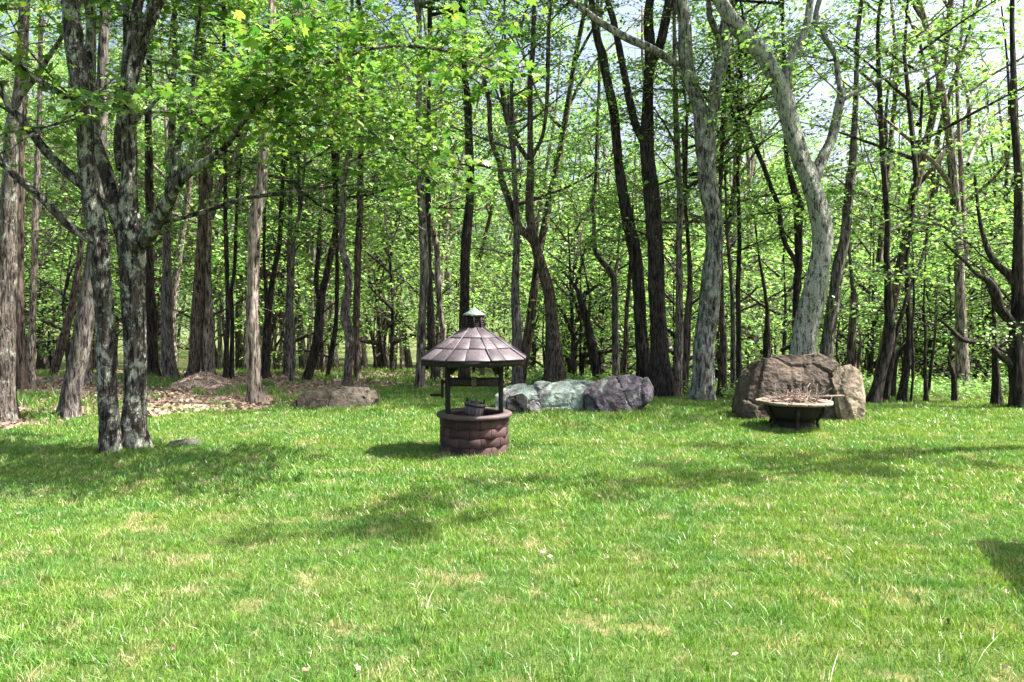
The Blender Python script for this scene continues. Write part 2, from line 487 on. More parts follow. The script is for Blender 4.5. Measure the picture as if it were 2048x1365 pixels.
CROWNS = [crown_mesh(10 + i, 7.0, 2.5, 11, 0.095, 1.7) for i in range(5)]            # woodland crowns
FARCROWNS = [crown_mesh(40 + i, 9.5, 2.5, 10, 0.16, 1.05, low=0.02) for i in range(6)]
SAPLINGS = [crown_mesh(70 + i, 4.2, 1.6, 8, 0.105, 0.85, low=0.12) for i in range(4)]
SPRAYS = [spray_mesh(100 + i, 2.2, 0.10, 2.6) for i in range(5)]
DSPRAYS = [spray_mesh(140 + i, 1.4, 0.11, 9.0) for i in range(4)]
DMSPRAYS = [spray_mesh(160 + i, 1.6, 0.10, 4.2, 'maple', LEAFN) for i in range(4)]
MSPRAYS = [spray_mesh(120 + i, 1.8, 0.095, 2.4, 'maple', LEAFN) for i in range(4)]
def maple_leaf_mesh(seed):
    rs = np.random.RandomState(seed)
    V0, F0 = LS['maple']
    V = V0.copy(); V[:, 2] += rs.normal(0, 0.05, len(V)); V[:, 2] -= 0.15 * V[:, 1] ** 2 + 0.2 * np.abs(V[:, 0]) * rs.rand()
    return mesh_from('leaf', V, F0, LEAFN, rnd=np.full(len(V), rs.rand()))
LEAFMESH = [maple_leaf_mesh(i) for i in range(9)]

# ------------------------------------------------------------------ traced trees
RS = np.random.RandomState(7)
def lerp_strokes(strokes, Y, dys):
    out = []
    for s, dy in zip(strokes, dys):
        pts = []
        n = len(s)
        for i, (u, v, w) in enumerate(s):
            p, t = at(u, v, Y + dy * i / max(1, n - 1))
            pts.append([*p, max(0.006, w * t / (2 * FPX))])
        out.append(np.array(pts))
    return out
TREES = []
def traced_tree(name, label, bark, strokes, Y=None, dys=None, sprays=8, zspray=(3.2, 10.0), crown=1, crown_scale=1.0, crown_mesh_=None, cat='tree', group=None, top=True, sprayset=None, sides=18, world=False, spray_scale=1.0, spray_w=None):
    if world:
        S = [np.array(s, float) for s in strokes]; Y = strokes[0][0][1]; top = False
    else:
        u, v, w = strokes[0][0]
        if Y is None: Y = ground_depth(u, v)
        dys = dys or [0.0] + [float(RS.uniform(-0.9, 0.9)) for _ in strokes[1:]]
        S = lerp_strokes(strokes, Y, dys)
    # foot of the trunk: down to the ground
    p0 = S[0][0]
    g = hz(p0[0], p0[1])
    foot = p0.copy(); foot[2] = g - 0.12; foot[3] = p0[3] * 1.12
    if p0[2] > g + 0.25:
        k = (S[0][1] - p0)
        foot[0] -= k[0] / max(0.3, k[2]) * (p0[2] - g) * 0.4
        S[0] = np.vstack([foot, S[0]])
    else:
        S[0][0][2] = g + 0.02
        S[0] = np.vstack([foot, S[0]])
    base = np.array([foot[0], foot[1], g])
    t = thing(name, label, cat, base, group)
    col = BARKC[bark]
    tops = []
    for k, P in enumerate(S):
        ext = top and strokes[k][-1][1] < 70 and strokes[k][-1][1] > -60
        if ext:      # goes on above the picture
            d = P[-1, :3] - P[-2, :3]; d /= np.linalg.norm(d)
            q = P[-1].copy(); L = 0
            rows = []
            for i in range(4):
                d = d + RS.normal(0, 0.12, 3) + np.array([0, 0, 0.08]); d /= np.linalg.norm(d)
                q = q.copy(); q[:3] += d * 0.9; q[3] = P[-1, 3] * (1 - 0.2 * (i + 1)) + 0.01
                rows.append(q)
            P = np.vstack([P, rows])
        C = spline(P, 0.12)
        C[:, 3] = np.maximum(C[:, 3], 0.005)
        lob = None
        if k == 0:
            zz = (C[:, 2] - g) / max(0.12, C[0, 3])
            fl = np.clip(1 - zz / 3.2, 0, 1) ** 2
            C[:, 3] *= 1 + 0.20 * fl
            lob = 0.5 * fl
        v_, f_ = tube_arrays(C[:, :3], C[:, 3], sides if C[0, 3] > 0.05 else 9, 0.10, int(RS.randint(1e6)), lob)
        n = sides if C[0, 3] > 0.05 else 9
        cap = np.array([[len(v_) - n + i for i in range(n)]])
        me = mesh_from('trunk' if k == 0 else 'limb', v_ - base, [f_, cap], BARK, True)
        o = obj('trunk' if k == 0 else 'limb', me, t, col)
        if k == 0: trunk = o
        tops.append((C, o))
    info = dict(t=t, base=base, tops=tops, col=col, Y=Y)
    # crowns rise from the upper ends
    if crown:
        ends = [C for C, o in tops if C[-1, 2] > 5.5] or [tops[0][0]]
        for C in ends[:crown]:
            i = int(len(C) * 0.72)
            if RS.rand() < 0.12: continue
            cm = crown_mesh_ or CROWNS[RS.randint(len(CROWNS))]
            o = obj('crown', cm, t, col, C[i, :3] - base)
            s = crown_scale * RS.uniform(0.8, 1.1)
            o.scale = (s, s, s * RS.uniform(0.8, 1.0)); o.rotation_euler = (0, 0, RS.uniform(0, 6.28))
    ss = sprayset or SPRAYS
    for _ in range(sprays):
        C = tops[RS.randint(len(tops)) if spray_w is None else RS.choice(len(tops), p=np.array(spray_w) / sum(spray_w))][0]
        ok = np.where((C[:, 2] > zspray[0]) & (C[:, 2] < zspray[1]))[0]
        if not len(ok): continue
        i = ok[RS.randint(len(ok))]
        o = obj('leafy_branch', ss[RS.randint(len(ss))], t, col, C[i, :3] - base)
        s = spray_scale * RS.uniform(0.6, 1.25); o.scale = (s, s, s)
        o.rotation_euler = (RS.normal(0, 0.12), RS.normal(-0.1, 0.25), RS.uniform(0, 6.28))
    for _ in range(3 if Y < 19 and not world else 0):
        C = tops[RS.randint(len(tops))][0]
        ok = np.where((C[:, 2] > base[2] + 1.6) & (C[:, 2] < 7))[0]
        if not len(ok): continue
        q = C[ok[RS.randint(len(ok))], :3].copy(); az = RS.uniform(0, 6.28); d = np.array([math.cos(az), math.sin(az), RS.normal(0.25, 0.3)])
        n = 6; L = RS.uniform(0.35, 1.3); pts = [q.copy()]
        for _k in range(n):
            d = d + RS.normal(0, 0.22, 3); d /= np.linalg.norm(d); q = q + d * L / n; pts.append(q.copy())
        mb = MB(); mb.tube(np.array(pts) - base, np.linspace(0.014, 0.001, n + 1), 5)
        obj('dead_branch', mb.mesh('dead_branch', BARK, True), t, BARKC['grey'])
    TREES.append(info)
    return info

WOOD = 'lawn-edge trees'
# --- a tree outside the picture on the right; its boughs dapple the lawn
traced_tree('tree', 'spreading tree outside the picture at the right whose boughs dapple the lawn', 'grey', [
    [(8.6, 10.2, 0, 0.17), (8.5, 10.2, 1.5, 0.15), (8.7, 10.1, 3.0, 0.14), (8.5, 10.0, 5.0, 0.11), (8.6, 9.9, 7.0, 0.08), (8.5, 10, 9.5, 0.03)],
    [(8.55, 10.05, 4.2, 0.08), (7.6, 9.4, 5.4, 0.07), (6.3, 8.7, 6.2, 0.055), (5.0, 8.1, 6.5, 0.045), (3.6, 7.4, 6.6, 0.03), (2.2, 6.7, 6.5, 0.015)],
    [(8.5, 9.95, 5.2, 0.07), (7.4, 10.2, 6.4, 0.055), (6.0, 10.4, 7.1, 0.045), (4.4, 10.4, 7.6, 0.03), (3.0, 10.3, 7.8, 0.012)],
    [(8.6, 9.9, 6.2, 0.05), (8.0, 9.0, 7.2, 0.04), (7.2, 8.2, 7.8, 0.03), (6.4, 7.6, 8.2, 0.012)],
    [(8.55, 9.9, 5.8, 0.05), (9.2, 9.3, 6.8, 0.04), (9.8, 8.8, 7.3, 0.02)]], world=True, sprays=60, zspray=(5.4, 9), crown=0, spray_scale=0.5, sprayset=DSPRAYS, spray_w=[0.2, 6, 0.5, 1.5, 0.5])
# --- the two-stemmed maple standing on the lawn at the left
twin_right = traced_tree('maple_tree', 'stout patchy-barked maple on the lawn with forking trunk and long limb reaching right', 'twin', [
    [(268, 893, 50), (269, 840, 44), (270, 780, 42), (268, 670, 40), (266, 596, 42), (264, 523, 46), (260, 480, 50), (257, 420, 38), (260, 348, 31), (258, 256, 29), (258, 200, 26), (264, 110, 23), (271, 37, 20), (278, 0, 18)],
    [(254, 470, 40), (236, 430, 32), (220, 366, 28), (198, 304, 25), (184, 256, 22), (178, 200, 19), (176, 120, 16), (180, 40, 14)],
    [(238, 440, 20), (220, 414, 20), (198, 406, 20), (165, 370, 19), (128, 341, 18), (92, 304, 17), (66, 271, 16), (40, 238, 15), (18, 215, 13), (-4, 165, 11), (-30, 110, 9)],
    [(262, 492, 30), (293, 480, 28), (315, 440, 28), (330, 414, 27), (352, 370, 24), (383, 341, 18), (442, 304, 14), (471, 264, 12), (507, 220, 11), (555, 183, 10), (584, 168, 9), (660, 125, 8), (760, 95, 6), (880, 100, 5), (980, 140, 4)],
    [(345, 385, 14), (352, 330, 14), (357, 286, 12), (374, 250, 10), (385, 180, 8), (392, 90, 7), (400, 20, 6)],
    [(352, 365, 9), (394, 289, 8), (438, 256, 7), (463, 242, 6), (507, 245, 5), (555, 245, 4), (640, 252, 3)],
    [(322, 445, 10), (350, 440, 9), (405, 425, 9), (449, 410, 9), (496, 396, 8), (555, 388, 8), (625, 381, 6), (661, 374, 5), (716, 374, 4), (760, 400, 3), (850, 462, 3)],
    [(242, 340, 17), (236, 290, 16), (243, 220, 14), (249, 146, 13), (253, 90, 12), (252, 20, 11)],
    [(256, 300, 12), (262, 262, 12), (280, 230, 10), (300, 215, 8), (330, 180, 6), (350, 140, 5)],
    [(555, 183, 7), (620, 190, 6), (700, 235, 5), (790, 300, 4), (880, 370, 3)],
    [(264, 110, 17), (320, -10, 15), (420, -110, 13), (560, -180, 10), (720, -240, 8), (880, -270, 6), (980, -280, 4)],
    [(258, 200, 14), (300, 60, 13), (360, -80, 11), (430, -200, 9), (520, -320, 7), (640, -420, 4)],
    [(330, -20, 10), (420, -40, 9), (540, -70, 8), (680, -90, 6), (820, -110, 4)],
    ], Y=10.15, dys=[0, 0.6, -0.5, -2.0, 0.4, -0.6, -0.8, 0.5, -0.3, -0.8, -0.6, 0.8, -1.8], sprays=34, zspray=(4.3, 9.5), crown=2, crown_scale=0.75, sprayset=DMSPRAYS, spray_w=[1, 1, 1, 2, 1, 1, 0, 1, 1, 1, 6, 4, 4], sides=26)
twin_left = traced_tree('maple_tree', 'slimmer lichen-spotted maple stem growing close against the stout forked maple on the lawn', 'twin', [
    [(221, 896, 42), (217, 816, 36), (212, 706, 32), (206, 596, 32), (199, 498, 34), (192, 440, 34), (174, 347, 30), (171, 256, 32), (159, 165, 36), (148, 70, 36), (140, 0, 30)],
    [(192, 488, 20), (183, 480, 19), (147, 458, 17), (110, 425, 16), (73, 388, 15), (37, 359, 14), (7, 330, 13), (-25, 295, 11)],
    [(155, 210, 14), (147, 205, 13), (110, 180, 12), (73, 158, 11), (37, 132, 10), (0, 103, 8), (-30, 80, 6)],
    ], Y=9.95, dys=[0, -0.5, -0.4], sprays=6, zspray=(3.6, 7), crown=1, crown_scale=0.7, sprayset=MSPRAYS, sides=26)
# leaves of the overhanging limb: the nearest ones are single leaves, the rest one mass
def overhang():
    rs = np.random.RandomState(3)
    t, base = twin_right['t'], twin_right['base']
    n_single = 0
    anchors = []
    for k, lo in ((3, 0.45), (9, 0.15), (5, 0.4), (4, 0.4)):
        C, o = twin_right['tops'][k]
        for i in range(int(len(C) * lo), len(C)):
            anchors.append((C[i, :3], o))
    p = Plant(501)
    for c, o in anchors:
        for _ in range(2):
            if rs.rand() < 0.95:
                az = rs.uniform(0, 6.28)
                p.spray(c, (math.cos(az), math.sin(az) * 0.8, rs.normal(0.12, 0.25)), rs.uniform(0.45, 1.15), 0.007, 0.095, 1.7, 0.6)
    me = p.mesh('leafy_spray', 'maple', LEAFN)
    V = np.zeros(len(me.vertices) * 3, np.float32); me.vertices.foreach_get('co', V)
    me.vertices.foreach_set('co', (V.reshape(-1, 3) - base).astype(np.float32).ravel()); me.update()
    o = obj('foliage', me, t, BARKC['grey']); o['kind'] = 'stuff'
    for _ in range(290):
        c, par = anchors[rs.randint(len(anchors))]
        l = obj('leaf', LEAFMESH[rs.randint(len(LEAFMESH))], par, None, c + rs.normal(0, 1, 3) * np.array([0.2, 0.2, 0.14]) + np.array([0, -0.08, 0]) - base)
        s = rs.uniform(0.075, 0.125); l.scale = (s, s, s)
        l.rotation_euler = (rs.normal(-0.5, 0.5), rs.normal(0, 0.5), rs.uniform(0, 6.28))
overhang()

T = traced_tree
T('tree', 'leaning grey-brown tree just behind the maple stems at the lawn edge', 'grey', [[(138, 838, 40), (143, 790, 36), (150, 740, 36), (160, 690, 36), (173, 620, 34), (182, 560, 32), (190, 500, 29), (196, 400, 27), (202, 250, 24), (207, 100, 20), (210, 20, 18)]], group=WOOD, sprays=2)
T('tree', 'dark-footed tree with sunlit upper trunk cut by the photo\'s left edge', 'mix', [[(7, 842, 52), (9, 780, 42), (8, 640, 40), (12, 540, 36), (15, 450, 34), (20, 348, 29), (25, 256, 25), (38, 183, 21), (46, 92, 19), (50, 0, 17)], [(42, 190, 12), (75, 150, 12), (100, 110, 10), (118, 85, 9), (140, 40, 7)]], group=WOOD, sprays=4)
T('tree', 'slim brown tree rising from the litter beside the left-edge tree, left of two', 'brown', [[(42, 782, 20), (41, 670, 17), (40, 596, 15), (40, 487, 13), (42, 350, 12), (48, 200, 10), (52, 60, 8)]], group=WOOD)
T('tree', 'slim pale tree rising from the litter near the left edge, right of two', 'pale', [[(61, 777, 18), (63, 706, 16), (65, 633, 13), (69, 523, 12), (72, 400, 11), (78, 250, 9), (82, 60, 8)]], group=WOOD)
T('tree', 'leaning grey tree far back between the left-edge trees and the leaning brown tree', 'brown', [[(106, 756, 14), (121, 699, 16), (136, 644, 14), (147, 596, 13), (156, 541, 12), (168, 440, 11), (176, 300, 10), (180, 60, 8)]], Y=22.5, group=WOOD)
T('tree', 'pale flared tree glimpsed between the leaning tree and the maple stems', 'pale', [[(178, 765, 26), (176, 725, 15), (178, 640, 13), (182, 500, 12), (186, 300, 10), (188, 60, 8)]], Y=20, group=WOOD)
T('tree', 'dark tree directly right of the stout lawn maple', 'dark', [[(303, 745, 25), (302, 633, 21), (297, 500, 18), (300, 400, 16), (296, 250, 13), (300, 50, 10)]], Y=22, group=WOOD)
T('tree', 'dark furrowed tree second to the right of the stout lawn maple', 'grey', [[(341, 758, 28), (335, 688, 22), (334, 596, 20), (334, 523, 17), (335, 450, 16), (339, 350, 14), (346, 200, 12), (350, 40, 9)]], Y=20.8, group=WOOD)
T('tree', 'dark reddish tree leaning into the pale tree behind the wood-chip heap', 'brown', [[(382, 754, 26), (388, 730, 23), (395, 620, 24), (397, 583, 21), (402, 500, 18), (405, 400, 15), (400, 250, 12), (396, 60, 9)]], Y=20.4, group=WOOD)
T('tree', 'smooth pale sunlit tree standing behind the wood-chip heap', 'pale', [[(416, 748, 25), (415, 656, 20), (415, 583, 17), (414, 510, 17), (416, 437, 15), (418, 330, 14), (414, 240, 14), (408, 150, 13), (405, 50, 12)], [(420, 440, 12), (440, 372, 13), (462, 330, 12), (480, 290, 11), (500, 230, 10), (520, 180, 9), (540, 110, 7)]], Y=20.6, group=WOOD)
T('tree', 'thin dark tree paired with another right of the wood-chip heap, left one', 'dark', [[(451, 759, 11), (456, 620, 9), (454, 546, 8), (451, 437, 8), (450, 300, 7), (448, 60, 6)]], Y=20.4, group=WOOD)
T('tree', 'thin dark tree paired with another right of the wood-chip heap, right one', 'dark', [[(462, 760, 9), (465, 656, 8), (463, 583, 7), (469, 539, 7), (474, 400, 6), (480, 200, 5)]], Y=20.6, group=WOOD)
T('tree', 'straight sunlit pinkish-barked tree standing forward in the grass left of the flat boulder', 'pale', [[(509, 806, 32), (507, 730, 28), (504, 656, 25), (506, 583, 22), (508, 510, 23), (512, 437, 23), (521, 385, 22), (528, 311, 21), (535, 238, 19), (538, 200, 18), (541, 100, 16), (546, 0, 14)]], Y=15.3, group=WOOD, sprays=4)
T('tree', 'dark forked tree just right of the straight pinkish tree', 'dark', [[(531, 759, 17), (533, 675, 16), (538, 620, 13), (544, 565, 11), (555, 510, 10), (560, 466, 9), (566, 350, 8), (570, 200, 6)], [(535, 640, 8), (531, 570, 7), (528, 500, 6), (530, 400, 5)]], Y=21, group=WOOD)
T('tree', 'slim grey tree left of the wavy slender pair behind the flat boulder', 'grey', [[(573, 759, 13), (577, 638, 12), (578, 560, 10), (580, 440, 9), (584, 300, 8), (588, 60, 6)]], Y=22, group=WOOD)
T('tree', 'thin wavering tree behind the left end of the flat boulder', 'grey', [[(584, 763, 10), (586, 693, 9), (583, 620, 9), (584, 546, 9), (590, 473, 8), (603, 400, 6), (612, 280, 5)]], Y=20.2, group=WOOD)
T('tree', 'dark tree leaning right behind the flat boulder', 'dark', [[(614, 760, 16), (623, 730, 18), (636, 675, 18), (639, 620, 16), (646, 580, 14), (654, 546, 13), (665, 491, 12), (672, 448, 10), (672, 400, 9), (675, 300, 8), (682, 150, 6)], [(640, 610, 9), (632, 560, 9), (636, 510, 8), (640, 440, 6)]], Y=20.6, group=WOOD)
T('tree', 'thin leaning dark tree between the leaning tree and the snaking tree', 'dark', [[(655, 757, 8), (664, 700, 10), (672, 640, 8), (674, 560, 8), (674, 480, 6), (676, 380, 5)]], Y=21, group=WOOD)
T('tree', 'grey snaking tree with S-bends rising behind the flat boulder', 'mix', [[(695, 772, 18), (697, 730, 16), (700, 675, 18), (692, 638, 19), (692, 601, 16), (698, 565, 15), (692, 528, 15), (684, 491, 13), (685, 437, 13), (687, 400, 12), (685, 366, 12), (692, 330, 13), (701, 293, 10), (700, 220, 9), (702, 165, 9), (700, 80, 8), (704, 0, 7)]], Y=18.6, group=WOOD, sprays=4)
T('tree', 'brown straight tree right beside the snaking tree', 'brown', [[(714, 750, 13), (712, 656, 13), (714, 583, 14), (716, 510, 14), (720, 437, 13), (722, 300, 11), (725, 150, 10), (726, 50, 8)]], Y=21, group=WOOD)
T('tree', 'pale mottled tree standing on the grass left of the well roof', 'mix', [[(840, 780, 19), (843, 680, 18), (846, 606, 16), (850, 533, 18), (846, 460, 16), (843, 405, 15), (840, 330, 13), (837, 220, 12), (838, 165, 11), (838, 50, 10)]], Y=17.9, group=WOOD, sprays=4)
T('tree', 'dark tree hugging the mottled tree left of the well roof', 'dark', [[(872, 752, 18), (863, 680, 16), (860, 600, 13), (857, 500, 12), (856, 380, 10), (858, 200, 8), (860, 50, 7)]], Y=20, group=WOOD)
T('tree', 'pale tree leaning left whose foot is hidden by the well roof', 'pale', [[(893, 740, 12), (887, 672, 10), (881, 625, 11), (876, 570, 12), (874, 504, 11), (865, 460, 11), (859, 423, 10), (857, 387, 9), (852, 300, 8), (850, 150, 7)]], Y=21.5, group=WOOD)
T('tree', 'dark upright tree rising directly behind the cupola of the well', 'dark', [[(930, 765, 24), (929, 606, 19), (930, 533, 20), (933, 460, 20), (939, 405, 17), (940, 350, 16), (935, 200, 14), (929, 150, 12), (928, 50, 10)]], Y=19.4, group=WOOD)
T('tree', 'grey furrowed tree just right of the well roof', 'grey', [[(1036, 768, 24), (1033, 680, 19), (1031, 606, 17), (1031, 533, 15), (1034, 485, 14), (1033, 430, 12), (1027, 300, 9), (1022, 150, 7)]], Y=18.6, group=WOOD)
T('tree', 'curved tawny tree forking high up, behind the green rock', 'brown', [
    [(1109, 760, 42), (1107, 698, 34), (1104, 643, 26), (1098, 588, 23), (1089, 551, 22), (1078, 515, 20), (1069, 485, 17), (1064, 460, 16), (1060, 423, 16), (1059, 387, 16), (1060, 366, 16), (1061, 311, 13), (1060, 238, 11), (1061, 165, 10), (1066, 92, 9), (1068, 0, 8)],
    [(1071, 492, 14), (1056, 472, 16), (1040, 458, 16), (1026, 421, 16), (1015, 392, 13), (1002, 355, 12), (1000, 330, 10), (982, 275, 9), (978, 201, 10), (971, 176, 9), (960, 100, 7)],
    [(1062, 325, 9), (1053, 315, 9), (1033, 286, 8), (1018, 256, 7), (1011, 238, 6), (1000, 170, 5)],
    [(1062, 320, 8), (1070, 304, 8), (1085, 271, 8), (1094, 201, 8), (1096, 110, 8), (1100, 20, 6)]], Y=19, group=WOOD, sprays=4)
T('tree', 'dark broken snag forking low behind the middle of the green rock', 'dark', [[(1195, 760, 15), (1184, 698, 18), (1174, 643, 15), (1163, 606, 15), (1156, 584, 9), (1142, 562, 6), (1127, 544, 4)], [(1163, 612, 11), (1168, 596, 9), (1170, 582, 4)], [(1172, 660, 5), (1169, 669, 6), (1153, 691, 7), (1138, 746, 7)]], Y=19.5, crown=0, sprays=0, group=WOOD)
T('tree', 'slender dark tree with a sideways kink behind the right end of the green rock', 'grey', [[(1232, 752, 15), (1230, 643, 13), (1229, 570, 13), (1222, 544, 13), (1203, 522, 11), (1189, 497, 10), (1188, 441, 8), (1184, 405, 9), (1191, 366, 7), (1193, 293, 6), (1196, 220, 6), (1198, 165, 6), (1198, 60, 5)], [(1228, 560, 8), (1231, 548, 7), (1237, 497, 5), (1240, 440, 4)]], Y=20.5, group=WOOD)
T('tree', 'thin brown crooked tree between the kinked tree and the dark pair', 'brown', [[(1248, 750, 10), (1252, 680, 10), (1254, 620, 9), (1258, 570, 8), (1262, 500, 6), (1266, 400, 5)]], Y=21, group=WOOD)
T('tree', 'tall dark tree bowing left, left one of the dark pair by the purple rock', 'dark', [[(1287, 752, 34), (1283, 680, 27), (1279, 606, 25), (1274, 533, 24), (1269, 497, 25), (1260, 460, 24), (1250, 405, 21), (1240, 350, 20), (1237, 330, 18), (1231, 256, 20), (1226, 220, 19), (1211, 147, 17), (1204, 110, 17), (1193, 73, 14), (1183, 0, 12)]], Y=17.8, group=WOOD, sprays=3)
T('tree', 'thick black-trunked tree forking high, right one of the dark pair by the purple rock', 'dark', [
    [(1322, 768, 50), (1320, 716, 38), (1315, 643, 34), (1312, 570, 33), (1310, 497, 31), (1306, 423, 30), (1304, 403, 31), (1297, 330, 28), (1294, 264, 28), (1297, 183, 21), (1300, 110, 21), (1297, 37, 18), (1300, 0, 16)],
    [(1302, 130, 18), (1321, 84, 19), (1336, 18, 17), (1345, -30, 15)],
    [(1290, 285, 18), (1270, 249, 15), (1259, 201, 15), (1248, 147, 14), (1237, 92, 14), (1226, 37, 13), (1215, 0, 12)]], Y=17.2, group=WOOD, sprays=4)
T('tree', 'thin pale straight tree right of the thick black-trunked tree', 'pale', [[(1356, 773, 16), (1358, 680, 16), (1359, 570, 14), (1358, 497, 13), (1360, 400, 12), (1356, 330, 11), (1352, 238, 11), (1350, 150, 9), (1348, 30, 7)]], Y=18, group=WOOD)
T('tree', 'thin brown tree leaning against the pale straight one', 'brown', [[(1369, 773, 15), (1374, 661, 14), (1380, 570, 11), (1376, 478, 8), (1370, 400, 7), (1366, 250, 6)]], Y=18.3, group=WOOD)
T('tree', 'lichen-grey tree splitting into a V with a long bare limb reaching left', 'lichen', [
    [(1406, 788, 46), (1407, 716, 39), (1415, 643, 38), (1423, 570, 38), (1429, 497, 35), (1426, 423, 37), (1418, 387, 37), (1412, 330, 36), (1410, 275, 38), (1404, 235, 32), (1393, 201, 26), (1376, 147, 28), (1371, 110, 27), (1368, 37, 26), (1363, 0, 24)],
    [(1416, 262, 26), (1427, 220, 22), (1433, 165, 24), (1447, 110, 23), (1448, 55, 19), (1460, 10, 14)],
    [(1446, 95, 12), (1432, 62, 13), (1420, 37, 12), (1418, 10, 10)],
    [(1372, 140, 16), (1354, 132, 15), (1306, 99, 16), (1255, 77, 15), (1215, 55, 13), (1178, 29, 12), (1140, 0, 11), (1100, -30, 9)]], Y=16.4, group=WOOD, sprays=3, sides=26)
T('tree', 'tawny-footed slim tree right of the V-split lichen tree', 'brown', [[(1444, 772, 20), (1447, 689, 15), (1444, 640, 11), (1442, 540, 9), (1440, 400, 7), (1446, 200, 6)]], Y=18.4, group=WOOD)
T('tree', 'thin stem, left of a tight twin, between the V-split tree and the boulder', 'grey', [[(1466, 771, 11), (1465, 608, 8), (1458, 511, 7), (1453, 447, 5), (1450, 330, 4)]], Y=18.6, group=WOOD)
T('tree', 'thin dark stem, right of a tight twin, between the V-split tree and the boulder', 'dark', [[(1478, 771, 12), (1477, 640, 10), (1476, 576, 9), (1479, 479, 8), (1477, 398, 7), (1476, 300, 6), (1478, 80, 5)], [(1477, 612, 4), (1479, 605, 4), (1500, 590, 5), (1516, 573, 4)]], Y=18.2, group=WOOD)
T('tree', 'dark stubby tree standing back from the upper left of the big boulder', 'dark', [[(1534, 745, 16), (1534, 682, 14), (1535, 624, 8), (1526, 560, 6), (1519, 518, 5), (1508, 430, 4)]], Y=20.5, group=WOOD, crown=0)
T('tree', 'black upright tree tucked behind the great lichen-green trunk, with a curving side stem', 'dark', [[(1598, 762, 20), (1593, 680, 17), (1592, 608, 14), (1597, 543, 14), (1597, 463, 15), (1598, 415, 18), (1592, 392, 15), (1584, 366, 12), (1573, 311, 9), (1570, 200, 8), (1566, 60, 6)], [(1596, 590, 8), (1600, 573, 8), (1590, 524, 10), (1571, 489, 10), (1561, 447, 10), (1558, 415, 10), (1542, 376, 9), (1526, 330, 9), (1507, 286, 9), (1489, 238, 8), (1463, 176, 7), (1455, 100, 5)]], Y=17.5, group=WOOD)
T('tree', 'great lichen-green tree with sinuous trunk rising right behind the big boulder', 'green', [
    [(1606, 712, 50), (1609, 690, 46), (1616, 640, 46), (1629, 576, 42), (1639, 527, 38), (1644, 495, 38), (1643, 463, 40), (1637, 431, 40), (1630, 398, 38), (1616, 350, 37), (1600, 315, 36), (1583, 256, 34), (1567, 183, 33), (1546, 147, 29), (1526, 110, 30), (1493, 73, 30), (1462, 37, 28), (1438, 0, 26), (1422, -20, 24)],
    [(1575, 215, 20), (1574, 165, 21), (1578, 125, 17), (1588, 104, 14), (1606, 73, 15), (1617, 37, 15), (1621, 0, 14)],
    [(1622, 395, 22), (1632, 352, 20), (1645, 315, 20), (1661, 282, 19), (1676, 220, 18), (1683, 183, 16), (1675, 150, 11), (1670, 110, 11), (1647, 73, 12), (1632, 44, 11), (1639, 0, 9)],
    [(1680, 205, 10), (1702, 190, 9), (1750, 165, 7), (1764, 159, 6), (1827, 143, 5), (1872, 127, 4)]], Y=14.9, group=WOOD, sprays=3, sides=28)
T('tree', 'brown tree leaning right beside the great lichen-green trunk behind the boulder', 'grey', [[(1652, 770, 34), (1654, 702, 28), (1661, 640, 24), (1671, 576, 21), (1678, 527, 22), (1689, 479, 18), (1696, 415, 18), (1701, 350, 17), (1705, 330, 16), (1708, 275, 13), (1712, 180, 10), (1716, 60, 8)]], Y=16.2, group=WOOD)
T('tree', 'short crooked tree behind the right shoulder of the big boulder', 'brown', [[(1702, 785, 22), (1703, 714, 18), (1705, 656, 14), (1709, 608, 14), (1704, 560, 7), (1698, 480, 5), (1700, 350, 4)], [(1712, 745, 6), (1718, 712, 6), (1721, 680, 4), (1720, 660, 3)]], Y=16.4, group=WOOD)
T('tree', 'black straight tree with leaning foot in the thicket right of the boulder', 'dark', [[(1748, 800, 28), (1756, 770, 22), (1764, 737, 20), (1778, 673, 19), (1778, 609, 16), (1775, 546, 13), (1773, 514, 12), (1776, 450, 11), (1772, 398, 11), (1768, 350, 10), (1760, 200, 9), (1756, 50, 7)], [(1772, 800, 12), (1780, 737, 13), (1792, 673, 9), (1802, 635, 8), (1811, 606, 7), (1818, 560, 5)]], Y=15.6, dys=[0, 0.2], group=WOOD)
T('tree', 'dark slender tree with arching foot, second in the thicket right of the boulder', 'dark', [[(1803, 792, 17), (1808, 765, 15), (1814, 720, 13), (1818, 657, 9), (1815, 593, 11), (1813, 530, 8), (1818, 482, 7), (1822, 450, 7), (1830, 372, 7), (1838, 300, 6), (1845, 180, 5)], [(1816, 600, 8), (1818, 590, 8), (1830, 552, 8), (1843, 520, 7), (1853, 482, 6), (1862, 400, 4)], [(1786, 792, 10), (1788, 768, 9), (1792, 720, 9), (1804, 696, 8), (1816, 684, 7)]], Y=15.9, dys=[0, 0.3, 0.1], group=WOOD)
T('tree', 'thin rod-like sapling beside the arching-foot tree', 'dark', [[(1821, 796, 5), (1827, 737, 5), (1824, 666, 5), (1828, 600, 4), (1826, 520, 3)]], Y=15.6, crown=0, sprays=2, zspray=(1.5, 3.5), group=WOOD)
T('tree', 'small dark V-shaped twin sapling in the thicket', 'dark', [[(1853, 794, 9), (1850, 720, 6), (1851, 673, 5), (1848, 600, 4), (1852, 500, 3)], [(1854, 788, 6), (1858, 778, 6), (1864, 720, 6), (1869, 686, 5), (1874, 620, 4)]], Y=15.8, dys=[0, 0.1], crown=0, sprays=3, zspray=(1.2, 3.5), group=WOOD)
T('tree', 'broken dark stump with ragged top in the thicket', 'dark', [[(1910, 792, 12), (1907, 752, 11), (1900, 730, 8), (1897, 712, 4)], [(1909, 770, 8), (1914, 745, 7), (1917, 728, 4)]], Y=15.9, dys=[0, 0.05], crown=0, sprays=0, cat='stump')
